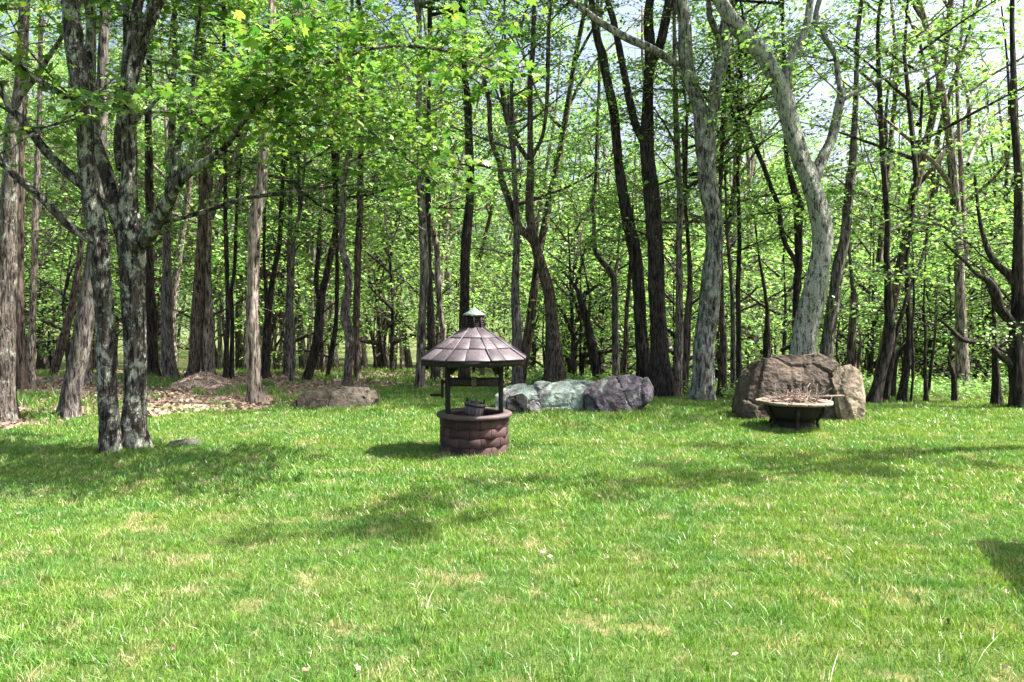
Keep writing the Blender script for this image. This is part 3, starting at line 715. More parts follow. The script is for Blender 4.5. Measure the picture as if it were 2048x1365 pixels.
T('tree', 'slim dark stem standing before the big black tree at the right edge', 'dark', [[(1992, 802, 20), (1992, 760, 15), (1990, 705, 11), (1988, 641, 7), (1983, 593, 5), (1971, 561, 4)]], Y=15.2, crown=0, sprays=2, zspray=(1.5, 4), group=WOOD)
T('tree', 'big black many-limbed tree at the photo\'s right edge with a low limb sweeping left', 'dark', [
    [(2038, 806, 34), (2034, 705, 30), (2037, 657, 29), (2037, 577, 22), (2036, 498, 18), (2037, 398, 16), (2034, 318, 15), (2028, 223, 14), (2026, 120, 10), (2024, 30, 8)],
    [(2036, 665, 18), (2018, 640, 18), (1999, 616, 19), (1991, 584, 18), (1977, 561, 12), (1952, 549, 7), (1932, 526, 6), (1907, 504, 5), (1888, 485, 4)],
    [(2036, 580, 14), (2018, 552, 14), (1996, 533, 12), (1978, 507, 12), (1971, 488, 10), (1958, 430, 7), (1950, 350, 5)],
    [(2030, 738, 14), (2015, 722, 13), (1999, 711, 12), (1983, 695, 10), (1955, 686, 9), (1923, 679, 9), (1904, 660, 7), (1882, 641, 5)]], Y=14.9, dys=[0, -0.3, 0.4, -0.4], group=WOOD, sprays=6, zspray=(2.0, 6))

# ------------------------------------------------------------------ the deeper wood
def trunk_mesh(seed, H, r, n=9):
    rs = np.random.RandomState(seed)
    m = 9
    P = np.zeros((m, 3)); d = np.array([rs.normal(0, 0.05), rs.normal(0, 0.05), 1.0])
    for i in range(1, m):
        d = d + np.array([rs.normal(0, 0.07), rs.normal(0, 0.07), 0]); d[2] = 1.0
        P[i] = P[i - 1] + d / np.linalg.norm(d) * H / (m - 1)
    R = np.linspace(r, r * 0.22, m); R[0] *= 1.25
    P[0, 2] -= 0.15
    C = spline(np.column_stack([P, R]), 0.5)
    mb = MB(); mb.tube(C[:, :3], C[:, 3], n, 0.08, seed)
    for k in range(rs.randint(1, 4)):     # a fork or side limb
        i = rs.randint(len(C) // 3, int(len(C) * 0.7)); az = rs.uniform(0, 6.28)
        q = C[i, :3].copy(); dd = np.array([math.cos(az) * 0.6, math.sin(az) * 0.6, 0.8]); pts = [q.copy()]
        for _ in range(5):
            dd = dd + rs.normal(0, 0.12, 3) + np.array([0, 0, 0.08]); dd /= np.linalg.norm(dd)
            q = q + dd * H * 0.06; pts.append(q.copy())
        mb.tube(np.array(pts), np.linspace(C[i, 3] * 0.6, 0.012, 6), 6, 0.05, seed + k)
    return mb.mesh('trunk', BARK, True), P
TRUNKS = [trunk_mesh(200 + i, 13.0, 0.13) for i in range(8)]
FAR_SPOTS = []
MARKS = [(20, 'the left-edge tree'), (150, 'the leaning tree'), (250, 'the lawn maple'), (340, 'the furrowed tree'), (416, 'the pale tree'), (509, 'the pinkish tree'), (620, 'the leaning dark tree'),
         (695, 'the snaking tree'), (845, 'the mottled tree'), (932, 'the well cupola'), (1034, 'the grey tree'), (1100, 'the curved tree'), (1190, 'the snag'), (1285, 'the dark pair'),
         (1410, 'the V-split tree'), (1478, 'the tight twin'), (1610, 'the lichen-green tree'), (1705, 'the crooked tree'), (1775, 'the black tree'), (1855, 'the V-shaped sapling'), (1990, 'the slim dark stem')]
def forest():
    rs = np.random.RandomState(21)
    n_mid = 0
    spots = []; seen = {}
    tries = 0
    occupied = [(i['base'][0], i['base'][1]) for i in TREES]
    while len(spots) < 205 and tries < 40000:
        tries += 1
        y = 18 + 50 * rs.rand() ** 0.85
        x = rs.uniform(-0.76, 0.76) * y
        if y < crest(x) + 1.0: continue
        if y < 32 and rs.rand() < 0.8: continue
        if x > -3 and 22 < y < 39: continue
        if 42 < y < 48: continue
        dmin = 1.2 + 0.012 * y
        if any((x - a) ** 2 + (y - b) ** 2 < dmin ** 2 for a, b in occupied): continue
        occupied.append((x, y)); spots.append((x, y))
    for x, y in sorted(spots, key=lambda s: s[1]):
        t = thing('woodland_tree', 'slender tree standing in the wood beyond the traced lawn edge', 'tree', (x, y, hz(x, y)), 'slender trees of the deeper wood')
        tone = ['dark', 'brown', 'pale', 'pale', 'pale', 'grey'][rs.randint(6)]
        lift = 4.0 if x < 0.1 * y else 3.2
        t['label'] = 'slender tree standing deep in the wood behind the first row of trees'
        if y < 33:
            u = CU + FPX * x / y
            i = int(np.searchsorted([q[0] for q in MARKS], u))
            where = 'left of ' + MARKS[0][1] if i == 0 else 'right of ' + MARKS[-1][1] if i == len(MARKS) else 'between %s and %s' % (MARKS[i - 1][1], MARKS[i][1])
            key = (tone, i); seen[key] = seen.get(key, 0) + 1
            far = ['', ' behind another', ' behind two others', ' behind three others', ' behind four others'][min(4, seen[key] - 1)]
            t['label'] = '%s wood tree%s, seen %s' % (tone, far, where)
        col = list(BARKC[tone])
        s = rs.uniform(0.85, 1.2) if y < 36 else rs.uniform(1.1, 1.7)
        tm, P = TRUNKS[rs.randint(len(TRUNKS))]
        az = rs.uniform(0, 6.28)
        o = obj('trunk', tm, t, col); o.scale = (s * rs.uniform(0.7, 1.25),) * 2 + (s,); o.rotation_euler = (rs.normal(0, 0.03), rs.normal(0, 0.03), az)
        cm = FARCROWNS[rs.randint(len(FARCROWNS))]
        o = obj('crown', cm, t, col, (0, 0, lift * s)); o.scale = (s, s, s); o.rotation_euler = (0, 0, rs.uniform(0, 6.28))
    # saplings of the understorey
    k = 0; tries = 0
    while k < 105 and tries < 5000:
        tries += 1
        y = (18.0 + 13.5 * rs.rand()) if rs.rand() < 0.3 else 23 + 15 * rs.rand()
        x = rs.uniform(-0.78, 0.78) * y
        if y < lawn_edge(x) + 1.5 or (x < -3 and y < 22): continue
        if rs.rand() < 0.6 and x < -1: continue
        if any((x - a) ** 2 + (y - b) ** 2 < 0.6 for a, b in occupied): continue
        occupied.append((x, y)); k += 1
        s = rs.uniform(0.75, 1.55)
        t = thing('sapling', 'leafy young sapling of the understorey among the tree trunks', 'sapling', (x, y, hz(x, y)), 'understorey saplings')
        mb = MB(); pts = np.array([[0, 0, -0.1], [rs.normal(0, .05), rs.normal(0, .05), 1.2], [rs.normal(0, .1), rs.normal(0, .1), 2.4], [0, 0, 3.9]])
        mb.tube(pts, [0.03, 0.024, 0.016, 0.006], 6)
        o = obj('stem', mb.mesh('stem', BARK, True), t, BARKC['dark']); o.scale = (s, s, s)
        o = obj('crown', SAPLINGS[rs.randint(len(SAPLINGS))], t, BARKC['dark']); o.scale = (s, s, s); o.rotation_euler = (0, 0, rs.uniform(0, 6.28))
forest()

# ------------------------------------------------------------------ scatters (uncountable stuff)
def scatter(name, pts, scale, rot, idx, meshes, kind_objs_color=None):
    coll = bpy.data.collections.new(name + '_source')
    for i, me in enumerate(meshes):
        o = bpy.data.objects.new('%s_%02d' % (name, i), me)
        if kind_objs_color: o.color = kind_objs_color
        coll.objects.link(o)
    me = bpy.data.meshes.new(name)
    me.vertices.add(len(pts)); me.vertices.foreach_set('co', np.ascontiguousarray(pts, np.float32).ravel())
    a = me.attributes.new('iscale', 'FLOAT', 'POINT'); a.data.foreach_set('value', np.asarray(scale, np.float32))
    a = me.attributes.new('irot', 'FLOAT_VECTOR', 'POINT'); a.data.foreach_set('vector', np.ascontiguousarray(rot, np.float32).ravel())
    a = me.attributes.new('iidx', 'INT', 'POINT'); a.data.foreach_set('value', np.asarray(idx, np.int32))
    o = obj(name, me)
    ng = bpy.data.node_groups.new(name, 'GeometryNodeTree')
    ng.interface.new_socket('Geometry', in_out='INPUT', socket_type='NodeSocketGeometry')
    ng.interface.new_socket('Geometry', in_out='OUTPUT', socket_type='NodeSocketGeometry')
    N, L = ng.nodes, ng.links
    gi, go = N.new('NodeGroupInput'), N.new('NodeGroupOutput')
    iop = N.new('GeometryNodeInstanceOnPoints'); ci = N.new('GeometryNodeCollectionInfo')
    ci.inputs['Collection'].default_value = coll
    ci.inputs['Separate Children'].default_value = True; ci.inputs['Reset Children'].default_value = True
    def na(nm, dt):
        x = N.new('GeometryNodeInputNamedAttribute'); x.data_type = dt; x.inputs['Name'].default_value = nm; return x.outputs[0]
    L.new(gi.outputs[0], iop.inputs['Points']); L.new(ci.outputs[0], iop.inputs['Instance'])
    iop.inputs['Pick Instance'].default_value = True
    L.new(na('iidx', 'INT'), iop.inputs['Instance Index']); L.new(na('irot', 'FLOAT_VECTOR'), iop.inputs['Rotation']); L.new(na('iscale', 'FLOAT'), iop.inputs['Scale'])
    L.new(iop.outputs[0], go.inputs[0])
    md = o.modifiers.new('scatter', 'NODES'); md.node_group = ng
    o['kind'] = 'stuff'
    return o

def tuft_mesh(seed, nb, rad, h, w, square=False):
    rs = np.random.RandomState(seed)
    V, F, R = [], [], []
    for i in range(nb):
        a, r = rs.uniform(0, 6.28), rad * math.sqrt(rs.rand())
        b = np.array([r * math.cos(a), r * math.sin(a), -0.01]) if not square else np.array([rs.uniform(-rad, rad), rs.uniform(-rad, rad), -0.01])
        hh = h * (0.45 + 0.75 * rs.rand()); ww = w * (0.7 + 0.6 * rs.rand())
        la, ll = rs.uniform(0, 6.28), abs(rs.normal(0, 0.45))
        d = np.array([math.cos(la) * ll, math.sin(la) * ll, 1.0])
        fa = rs.uniform(0, 6.28); x = np.array([math.cos(fa), math.sin(fa), 0]) * ww / 2
        mid = b + d * hh * 0.55; tip = b + d * hh * np.array([1.5, 1.5, 0.95])
        k = len(V)
        V += [b - x, b + x, mid - x * 0.85, mid + x * 0.85, tip]
        F += [(k, k + 1, k + 3), (k, k + 3, k + 2), (k + 2, k + 3, k + 4)]
        R += [rs.rand()] * 5
    return mesh_from('grass_tuft', np.array(V), np.array(F), GRASS, rnd=R)
ROCKFEET = [(5.0, 13.4, 0.95, 0.6), (6.0, 13.15, 0.4, 0.45), (0.75, 14.6, 1.1, 0.55), (1.98, 14.25, 0.7, 0.5), (-3.45, 14.75, 0.85, 0.42), (4.52, 12.0, 0.42, 0.42), (-4.45, 10.35, 0.25, 0.18)]
WELL = (np.array(at(949, 905, 9.9)[0]))
def in_frame(x, y, pad):
    return abs(x) < 0.69 * y + pad
def lawn():
    rs = np.random.RandomState(5)
    near = [tuft_mesh(300 + i, 460, 0.14, 0.052, 0.0042, True) for i in range(6)]
    mid = [tuft_mesh(310 + i, 560, 0.20, 0.060, 0.0065, True) for i in range(5)]
    far = [tuft_mesh(320 + i, 620, 0.32, 0.072, 0.010, True) for i in range(5)]
    zones = [(2.6, 7.0, 0.235, 0, 6), (7.0, 12.0, 0.34, 6, 5), (12.0, 21.0, 0.55, 11, 5)]
    P, S, R, I = [], [], [], []
    for y0, y1, dens, i0, ni in zones:
        w = 0.69 * y1 + 2.5
        gx, gy = np.meshgrid(np.arange(-w, w, dens), np.arange(y0, y1, dens))
        n = gx.size
        x = gx.ravel() + rs.uniform(-0.12, 0.12, n) * dens; y = gy.ravel() + rs.uniform(-0.12, 0.12, n) * dens
        ok = (np.abs(x) < 0.69 * y + 2.5) & (y < lawn_edge(x) + rs.normal(0, 0.35, n)) & ((x - WELL[0]) ** 2 + (y - WELL[1]) ** 2 > 0.44 ** 2)
        # thin spots
        pn = np.sin(1.9 * x + 0.7 * y) * np.sin(2.3 * y - 0.8 * x + 2) + 0.6 * np.sin(5.1 * x + 1) * np.sin(4.3 * y)
        x, y = x[ok], y[ok]; n = len(x)
        P.append(np.stack([x, y, height(x, y)], 1))
        S.append(rs.uniform(0.92, 1.15, n) * (1 + 0.1 * np.sin(0.8 * x + 1.1 * y)))
        R.append(np.stack([rs.normal(0, 0.03, n), rs.normal(0, 0.03, n), rs.randint(0, 4, n) * math.pi / 2 + rs.normal(0, 0.12, n)], 1))
        I.append(rs.randint(i0, i0 + ni, n))
    feet = [(i['base'][0], i['base'][1], 0.19) for i in TREES if i['base'][1] < 19] + [(WELL[0], WELL[1], 0.5)]
    ring = []
    for fx, fy, fr in feet:
        for a in np.arange(0, 6.28, 0.16 if fr > 0.4 else 0.4):
            ring.append((fx + (fr + rs.uniform(0, 0.07)) * math.cos(a), fy + (fr + rs.uniform(0, 0.07)) * math.sin(a)))
    for bx, by, hw, hd in ROCKFEET:
        for a in np.arange(0, 6.28, 0.09):
            ring.append((bx + (hw + rs.uniform(-0.08, 0.08)) * math.cos(a), by + (hd + rs.uniform(-0.1, 0.12)) * math.sin(a)))
    for _ in range(240):         # stray taller clumps over the lawn
        cy = rs.uniform(3.4, 15); cx = rs.uniform(-0.7, 0.7) * cy
        for _k in range(rs.randint(1, 5)): ring.append((cx + rs.normal(0, 0.09), cy + rs.normal(0, 0.09)))
    ring = np.array(ring); ring = ring[ring[:, 1] < lawn_edge(ring[:, 0]) + 0.3]; k = len(ring)
    tall = [tuft_mesh(330 + i, 26, 0.06, 0.115, 0.006) for i in range(3)]
    P.append(np.column_stack([ring, height(ring[:, 0], ring[:, 1])])); S.append(rs.uniform(0.5, 1.15, k))
    R.append(np.stack([np.zeros(k), np.zeros(k), rs.uniform(0, 6.28, k)], 1)); I.append(rs.randint(16, 19, k))
    o = scatter('lawn_grass', np.vstack(P), np.concatenate(S), np.vstack(R), np.concatenate(I), near + mid + far + tall)
    tag(o, 'sunlit short green lawn grass with straw-coloured thin spots', 'grass')
lawn()
def litter():
    rs = np.random.RandomState(6)
    metas = []
    for i in range(6):
        V0, F0 = LS['maple']
        V = V0.copy() - np.array([0, 0.4, 0]); V[:, 2] += rs.normal(0, 0.10, len(V)) + 0.25 * V[:, 0] ** 2
        metas.append(mesh_from('dead_leaf', V * 0.085, F0, DEADLEAF, rnd=np.full(len(V), rs.rand())))
    n = 26000
    y = 11.5 + 16 * rs.rand(n); x = rs.uniform(-1, 1, n) * (0.69 * y + 2)
    d = y - lawn_edge(x)
    bare = np.sin(0.9 * x + 1.3 * y) + 0.6 * np.sin(2.1 * x - 0.8 * y + 1)
    ok = (d > -0.4) & ((x < -1.5) | (rs.rand(n) < 0.25)) & (bare > np.where(x < -3, -1.15, -0.7))
    x, y = x[ok], y[ok]
    m = 70                                    # stray dead leaves on the lawn
    ly = 3.5 + 12 * rs.rand(m); lx = rs.uniform(-1, 1, m) * 0.69 * ly
    keep = ly < lawn_edge(lx); lx, ly = lx[keep], ly[keep]
    P = np.vstack([np.stack([x, y, height(x, y) + rs.uniform(0.005, 0.05, len(x))], 1), np.stack([lx, ly, height(lx, ly) + rs.uniform(0.035, 0.055, len(lx))], 1)])
    k = len(P)
    o = scatter('leaf_litter', P, np.concatenate([rs.uniform(0.5, 1.2, len(x)), rs.uniform(0.3, 0.55, k - len(x))]), np.stack([rs.normal(0, 0.5, k), rs.normal(0, 0.5, k), rs.uniform(0, 6.28, k)], 1), rs.randint(0, 6, k), metas)
    tag(o, 'dry brown leaf litter strewn over the woodland floor', 'leaf litter')
    # green ground plants between litter and at the foot of the thicket
    n = 5200
    y = 12.5 + 16 * rs.rand(n); x = rs.uniform(-1, 1, n) * (0.69 * y + 2)
    d = y - lawn_edge(x); bare = np.sin(0.9 * x + 1.3 * y) + 0.6 * np.sin(2.1 * x - 0.8 * y + 1)
    ok = (d > 0.2) & ((x > 1.0) | (bare < -0.2) | (rs.rand(n) < 0.06))
    x, y = x[ok], y[ok]; k = len(x)
    tall = [tuft_mesh(340 + i, 40, 0.14, 0.16, 0.014) for i in range(3)]
    weed = []
    for i in range(3):
        p = Plant(360 + i)
        for j in range(7):
            az = rs.uniform(0, 6.28)
            p.spray((0, 0, 0), (math.cos(az), math.sin(az), 1.3), rs.uniform(0.25, 0.5), 0.005, 0.075, 1.3, 0.8)
        weed.append(p.mesh('weed', 'simple', LEAF))
    idx = np.where((x > 0.5) & (rs.rand(k) < 0.45), rs.randint(3, 6, k), rs.randint(0, 3, k))
    o = scatter('undergrowth', np.stack([x, y, height(x, y)], 1), rs.uniform(0.6, 1.3, k), np.stack([0 * x, 0 * x, rs.uniform(0, 6.28, k)], 1), idx, tall + weed)
    tag(o, 'green weeds and tall grass under the trees at the wood edge', 'undergrowth')
litter()
def far_wood():
    rs = np.random.RandomState(8)
    n = 170
    y = rs.uniform(66, 110, n); x = rs.uniform(-0.85, 0.85, n) * y
    z = height(x, y) + rs.uniform(0.0, 4.0, n)
    o = scatter('far_forest', np.stack([x, y, z], 1), rs.uniform(1.0, 1.6, n), np.stack([0 * x, 0 * x, rs.uniform(0, 6.28, n)], 1), rs.randint(0, len(FARCROWNS), n), FARCROWNS, BARKC['brown'])
    tag(o, 'hazy green mass of the distant forest behind all trunks', 'forest')
far_wood()

# ------------------------------------------------------------------ rocks
def rock_mesh(pts, cuts, amp, seed, freq=2.2, smooth_it=1):
    bm = bmesh.new()
    for p in pts: bm.verts.new(p)
    r = bmesh.ops.convex_hull(bm, input=bm.verts[:])
    junk = list({e for e in r['geom_interior'] + r['geom_unused'] if isinstance(e, bmesh.types.BMVert)})
    bmesh.ops.delete(bm, geom=junk, context='VERTS')
    bmesh.ops.triangulate(bm, faces=bm.faces[:])
    for _ in range(cuts):
        # split long edges only, so that faces end up alike in size
        L = [e for e in bm.edges if e.calc_length() > 0.05]
        if not L: break
        bmesh.ops.subdivide_edges(bm, edges=L, cuts=1)
        bmesh.ops.triangulate(bm, faces=bm.faces[:])
    for _ in range(smooth_it):
        bmesh.ops.smooth_vert(bm, verts=bm.verts[:], factor=0.4, use_axis_x=True, use_axis_y=True, use_axis_z=True)
    bm.normal_update()
    off = Vector((seed * 3.1, seed * 1.7, seed * 0.9))
    new = []
    for v in bm.verts:
        q = v.co * freq + off
        dist, cells = mnoise.voronoi(Vector((q.x, q.y, q.z * 0.7)) * 0.9)
        cell = mnoise.cell(cells[0] * 7.3)                       # whole facets stand proud or recede
        edge = min(1.0, (dist[1] - dist[0]) / 0.10)
        d = amp * (0.9 * cell - 0.45 - 0.55 * (1 - edge))
        d += mnoise.fractal(q * 1.3, 0.9, 2.1, 4) * amp * 0.45
        d += mnoise.fractal(q * 6.0, 0.8, 2.2, 4) * amp * 0.22
        new.append((v, v.normal * d))
    for v, d in new: v.co += d
    me = bpy.data.meshes.new('boulder'); bm.to_mesh(me); bm.free()
    me.materials.append(ROCK)
    return me
def rock(name, label, outline, Y, depth, color, seed, amp=0.05, back=0.75, lean=0.0, cat='boulder', belly=0.12):
    """outline traced in photo pixels on the plane Y; the rock gets real depth behind and bulges forward"""
    P = [at(u, v, Y)[0] for u, v in outline]
    cx = np.mean([p[0] for p in P]); z0 = hz(cx, Y)
    base = np.array([cx, Y + depth / 2, z0])
    pts = []
    zmax = max(p[2] for p in P)
    for p in P:
        z = p[2] - z0
        f = z / max(0.1, zmax - z0)
        pts.append((p[0] - cx, -depth / 2 + lean * f, z))
        pts.append(((p[0] - cx) * 0.92 + 0.02, depth / 2 * back - 0.2 * f * depth, z * 0.92))
        pts.append(((p[0] - cx) * 0.8, -depth / 2 - belly * (1 - f), z * 0.62))
    for p in list(pts):
        if p[2] < 0.12: pts.append((p[0], p[1], -0.12))
    o = obj(name, rock_mesh(pts, 7, amp, seed), None, color, base)
    tag(o, label, cat)
    return o
rock('boulder', 'big brown boulder with flat shaded face behind the round fire pit', [(1484, 830), (1490, 800), (1500, 765), (1514, 738), (1530, 717), (1560, 711), (1600, 710), (1650, 706), (1676, 716), (1692, 730), (1696, 770), (1692, 835)], 12.9, 1.3, (0.085, 0.066, 0.052, 0.06), 3, 0.05, lean=0.22)
rock('boulder', 'upright tan boulder with pale edge leaning on the big boulder\'s right side', [(1672, 838), (1668, 790), (1668, 758), (1690, 736), (1712, 730), (1732, 744), (1735, 790), (1727, 840)], 12.75, 0.9, (0.25, 0.20, 0.145, 0.06), 9, 0.04, lean=0.16)
rock('boulder', 'long pale green lichen-covered rock right of the well', [(990, 824), (989, 792), (1008, 779), (1050, 771), (1089, 766), (1138, 762), (1185, 762), (1212, 768), (1214, 822)], 14.1, 1.1, (0.17, 0.165, 0.17, 0.62), 5, 0.045, lean=0.2)
rock('boulder', 'dark purple-grey rounded rock with pale blotches at the green rock\'s right end', [(1166, 818), (1168, 785), (1190, 768), (1230, 754), (1270, 749), (1298, 757), (1309, 775), (1308, 800), (1285, 816)], 13.8, 1.0, (0.075, 0.066, 0.08, 0.30), 12, 0.05, lean=0.2)
rock('boulder', 'small black angular rock at the foot of the green rock', [(1008, 813), (1010, 794), (1030, 796), (1046, 786), (1055, 795), (1056, 813)], 13.75, 0.35, (0.035, 0.033, 0.035, 0.0), 15, 0.025)
rock('boulder', 'small grey rock right of the black angular rock', [(1056, 815), (1058, 802), (1066, 799), (1078, 807), (1082, 815)], 13.7, 0.3, (0.22, 0.21, 0.22, 0.1), 16, 0.02)
rock('boulder', 'long low brown boulder in the grass left of the well', [(575, 824), (580, 806), (594, 794), (612, 784), (650, 780), (684, 774), (720, 778), (752, 780), (753, 800), (740, 808), (680, 816), (620, 822)], 14.4, 0.8, (0.075, 0.063, 0.05, 0.08), 18, 0.04, lean=0.12)
rock('boulder', 'flat dark stone barely showing in the grass beside the maple stems', [(330, 893), (338, 882), (362, 878), (392, 882), (400, 892)], 10.2, 0.35, (0.07, 0.06, 0.06, 0.0), 22, 0.015)

# ------------------------------------------------------------------ wood-chip heap
def chip_heap():
    p, _ = at(408, 772, 18.6); z = hz(p[0], p[1])
    t = thing('wood_chip_heap', 'low heap of pale wood chips at the foot of the smooth pale tree', 'heap', (p[0], p[1], z))
    rs = np.random.RandomState(4)
    n, m = 22, 9
    V = [(0, 0, 0.36)]
    for i in range(1, m + 1):
        r = 0.85 * i / m
        for j in range(n):
            a = j * 2 * math.pi / n
            V.append((r * math.cos(a) * 1.05, r * math.sin(a) * 0.9, max(-0.03, 0.36 * (1 - (i / m) ** 1.3) + rs.normal(0, 0.012) - (0.03 if i == m else 0))))
    F3 = [(0, 1 + j, 1 + (j + 1) % n) for j in range(n)]
    F4 = [(1 + i * n + j, 1 + (i + 1) * n + j, 1 + (i + 1) * n + (j + 1) % n, 1 + i * n + (j + 1) % n) for i in range(m - 1) for j in range(n)]
    chipm = mat_wood('wood_chips', (0.46, 0.35, 0.28), (1, 1, 1), 0.9, 0.5, 0.8)
    obj('mound', mesh_from('mound', np.array(V), [np.array(F3), np.array(F4)], chipm, True), t)
    mb = MB()
    for _ in range(1500):
        a, r = rs.uniform(0, 6.28), 0.95 * math.sqrt(rs.rand())
        q = (r * math.cos(a) * 1.05, r * math.sin(a) * 0.9, max(0.01, 0.36 * (1 - min(1, r / 0.85) ** 1.3)) + 0.01)
        R = Matrix.Rotation(rs.uniform(0, 6.28), 3, 'Z') @ Matrix.Rotation(rs.normal(0, 0.6), 3, 'X') @ Matrix.Rotation(rs.normal(0, 0.6), 3, 'Y')
        mb.box(q, (rs.uniform(0.03, 0.09), rs.uniform(0.012, 0.03), 0.008), R)
    o = obj('chips', mb.mesh('chips', chipm), t); o['kind'] = 'stuff'
chip_heap()

# ------------------------------------------------------------------ wishing well
WALLM = mat_wood('stained_block', (0.055, 0.029, 0.031), (1, 1, 1), 0.8, 0.35, 0.35)
ROOFM = mat_wood('roof_shingle', (0.052, 0.042, 0.051), (1, 1, 0.4), 0.55, 0.35, 0.4, 0.4)
DARKM = mat_wood('dark_timber', (0.026, 0.019, 0.019), (1, 1, 0.15), 0.75, 0.4, 0.4)
RIMM = mat_wood('well_rim', (0.08, 0.057, 0.061), (1, 1, 1), 0.65, 0.25, 0.3)
CAPM = mat_wood('weathered_copper_cap', (0.17, 0.22, 0.225), (1, 1, 1), 0.45, 0.6, 0.2, 0.5)
BUCKM = mat_wood('bucket_stave', (0.17, 0.14, 0.135), (1, 1, 0.12), 0.8, 0.4, 0.5)
ROPEM = mat_wood('rope', (0.30, 0.25, 0.20), (1, 1, 4), 0.9, 0.3, 0.5)
def well():
    z = hz(WELL[0], WELL[1])
    t = thing('wishing_well', 'brown wooden wishing well with shingled octagonal roof on the lawn', 'wishing well', (WELL[0], WELL[1], z))
    rs = np.random.RandomState(2)
    # block courses: decagons, each turned half a step
    N = 10; hC = 0.1185; Ro, Ri = 0.462, 0.39
    for c in range(4):
        z0 = c * hC - (0.06 if c == 0 else 0.0)
        ht = hC + (0.06 if c == 0 else 0.0) - 0.003
        for k in range(N):
            a0 = math.radians(-90 + 31 + 36 * k + (18 if c % 2 else 0)); a1 = a0 + math.radians(36)
            g = math.radians(0.35)
            jr = rs.uniform(-0.003, 0.004)
            def ring(rout, zz):
                return [(rout * math.cos(a0 + g), rout * math.sin(a0 + g), zz), (rout * math.cos(a1 - g), rout * math.sin(a1 - g), zz), (Ri * math.cos(a1 - g), Ri * math.sin(a1 - g), zz), (Ri * math.cos(a0 + g), Ri * math.sin(a0 + g), zz)]
            mb = MB(); mb.prism(np.array(ring(Ro + 0.002 + jr, z0)), np.array(ring(Ro - 0.002 + jr, z0 + ht)))
            obj('block', mb.mesh('block', WALLM, False, 0.0015), t)
    mb = MB(); mb.lathe([(0.385, -0.1), (0.385, 0.472)], 40); mb.lathe([(0.0, -0.02), (0.385, -0.02)], 40)
    obj('lining', mb.mesh('lining', DARKM, True), t)
    mb = MB(); mb.lathe([(0.39, 0.472), (0.48, 0.472), (0.497, 0.480), (0.503, 0.500), (0.497, 0.521), (0.48, 0.530), (0.395, 0.530), (0.38, 0.522), (0.38, 0.480), (0.39, 0.472)], 48)
    obj('rim', mb.mesh('rim', RIMM, True), t)
    # posts with brackets
    for sx in (-1, 1):
        mb = MB(); mb.box((sx * 0.352, 0, 0.74), (0.066, 0.066, 0.96))
        p = obj('post', mb.mesh('post', DARKM, False, 0.004), t)
        mb = MB(); x0 = sx * 0.318
        q = [(0, 1.21), (0, 1.02)] + [(0.13 * f, 1.02 + 0.17 * f ** 2.0) for f in (0.25, 0.5, 0.75, 1.0)] + [(0.13, 1.21)]
        fr = [(x0 - sx * a, -0.02, b) for a, b in q]; bk = [(x0 - sx * a, 0.02, b) for a, b in q]
        mb.prism(np.array(fr), np.array(bk)); obj('bracket', mb.mesh('bracket', DARKM), p)
    # windlass and crank
    mb = MB(); mb.tube(np.array([[-0.318, 0, 0.925], [0, 0, 0.925], [0.318, 0, 0.925]]), [0.062, 0.060, 0.062], 16)
    w = obj('windlass', mb.mesh('windlass', DARKM, True), t)
    mb = MB(); mb.tube(np.array([[-0.44, 0, 0.925], [-0.30, 0, 0.925]]), [0.02, 0.02], 10); mb.tube(np.array([[0.30, 0, 0.925], [0.40, 0, 0.925]]), [0.02, 0.02], 10)
    obj('axle', mb.mesh('axle', DARKM), w)
    mb = MB(); mb.box((-0.425, 0, 0.84), (0.034, 0.045, 0.24)); obj('crank_arm', mb.mesh('crank_arm', DARKM, False, 0.003), w)
    mb = MB(); mb.tube(np.array([[-0.43, 0, 0.752], [-0.50, 0, 0.752], [-0.585, 0, 0.752]]), [0.016, 0.019, 0.017], 10); obj('crank_handle', mb.mesh('crank_handle', DARKM, True), w)
    # rope
    mb = MB(); mb.tube(spline([[-0.012, -0.03, 0.87], [-0.015, -0.04, 0.80], [-0.06, -0.04, 0.72], [-0.125, -0.03, 0.625]], 0.03), [0.007] * len(spline([[-0.012, -0.03, 0.87], [-0.015, -0.04, 0.80], [-0.06, -0.04, 0.72], [-0.125, -0.03, 0.625]], 0.03)), 6)
    q = spline([[-0.012, -0.03, 0.85], [0.0, -0.04, 0.78], [0.04, -0.04, 0.70], [0.07, -0.03, 0.635]], 0.03); mb.tube(q, [0.007] * len(q), 6)
    for k in range(5):
        a = np.arange(13) * 2 * math.pi / 12
        mb.tube(np.stack([np.full(13, -0.03 + 0.013 * k), 0.067 * np.cos(a), 0.925 + 0.067 * np.sin(a)], 1), [0.0065] * 13, 5, cap=False)
    obj('rope', mb.mesh('rope', ROPEM, True), t)
    # bucket: a thing of its own hanging on the rope
    b = thing('bucket', 'small grey wooden bucket hanging on the rope inside the well', 'bucket', (WELL[0] - 0.02, WELL[1] - 0.04, z + 0.45))
    b.rotation_euler = (0.06, 0.15, 0.3)
    nS = 14
    for k in range(nS):
        a0 = k * 2 * math.pi / nS + 0.02; a1 = (k + 1) * 2 * math.pi / nS - 0.02
        def pr(ro, zz): return [(ro * math.cos(a0), ro * math.sin(a0), zz), (ro * math.cos(a1), ro * math.sin(a1), zz), ((ro - 0.014) * math.cos(a1), (ro - 0.014) * math.sin(a1), zz), ((ro - 0.014) * math.cos(a0), (ro - 0.014) * math.sin(a0), zz)]
        mb = MB(); mb.prism(np.array(pr(0.112, 0)), np.array(pr(0.138, 0.215))); obj('stave', mb.mesh('stave', BUCKM), b)
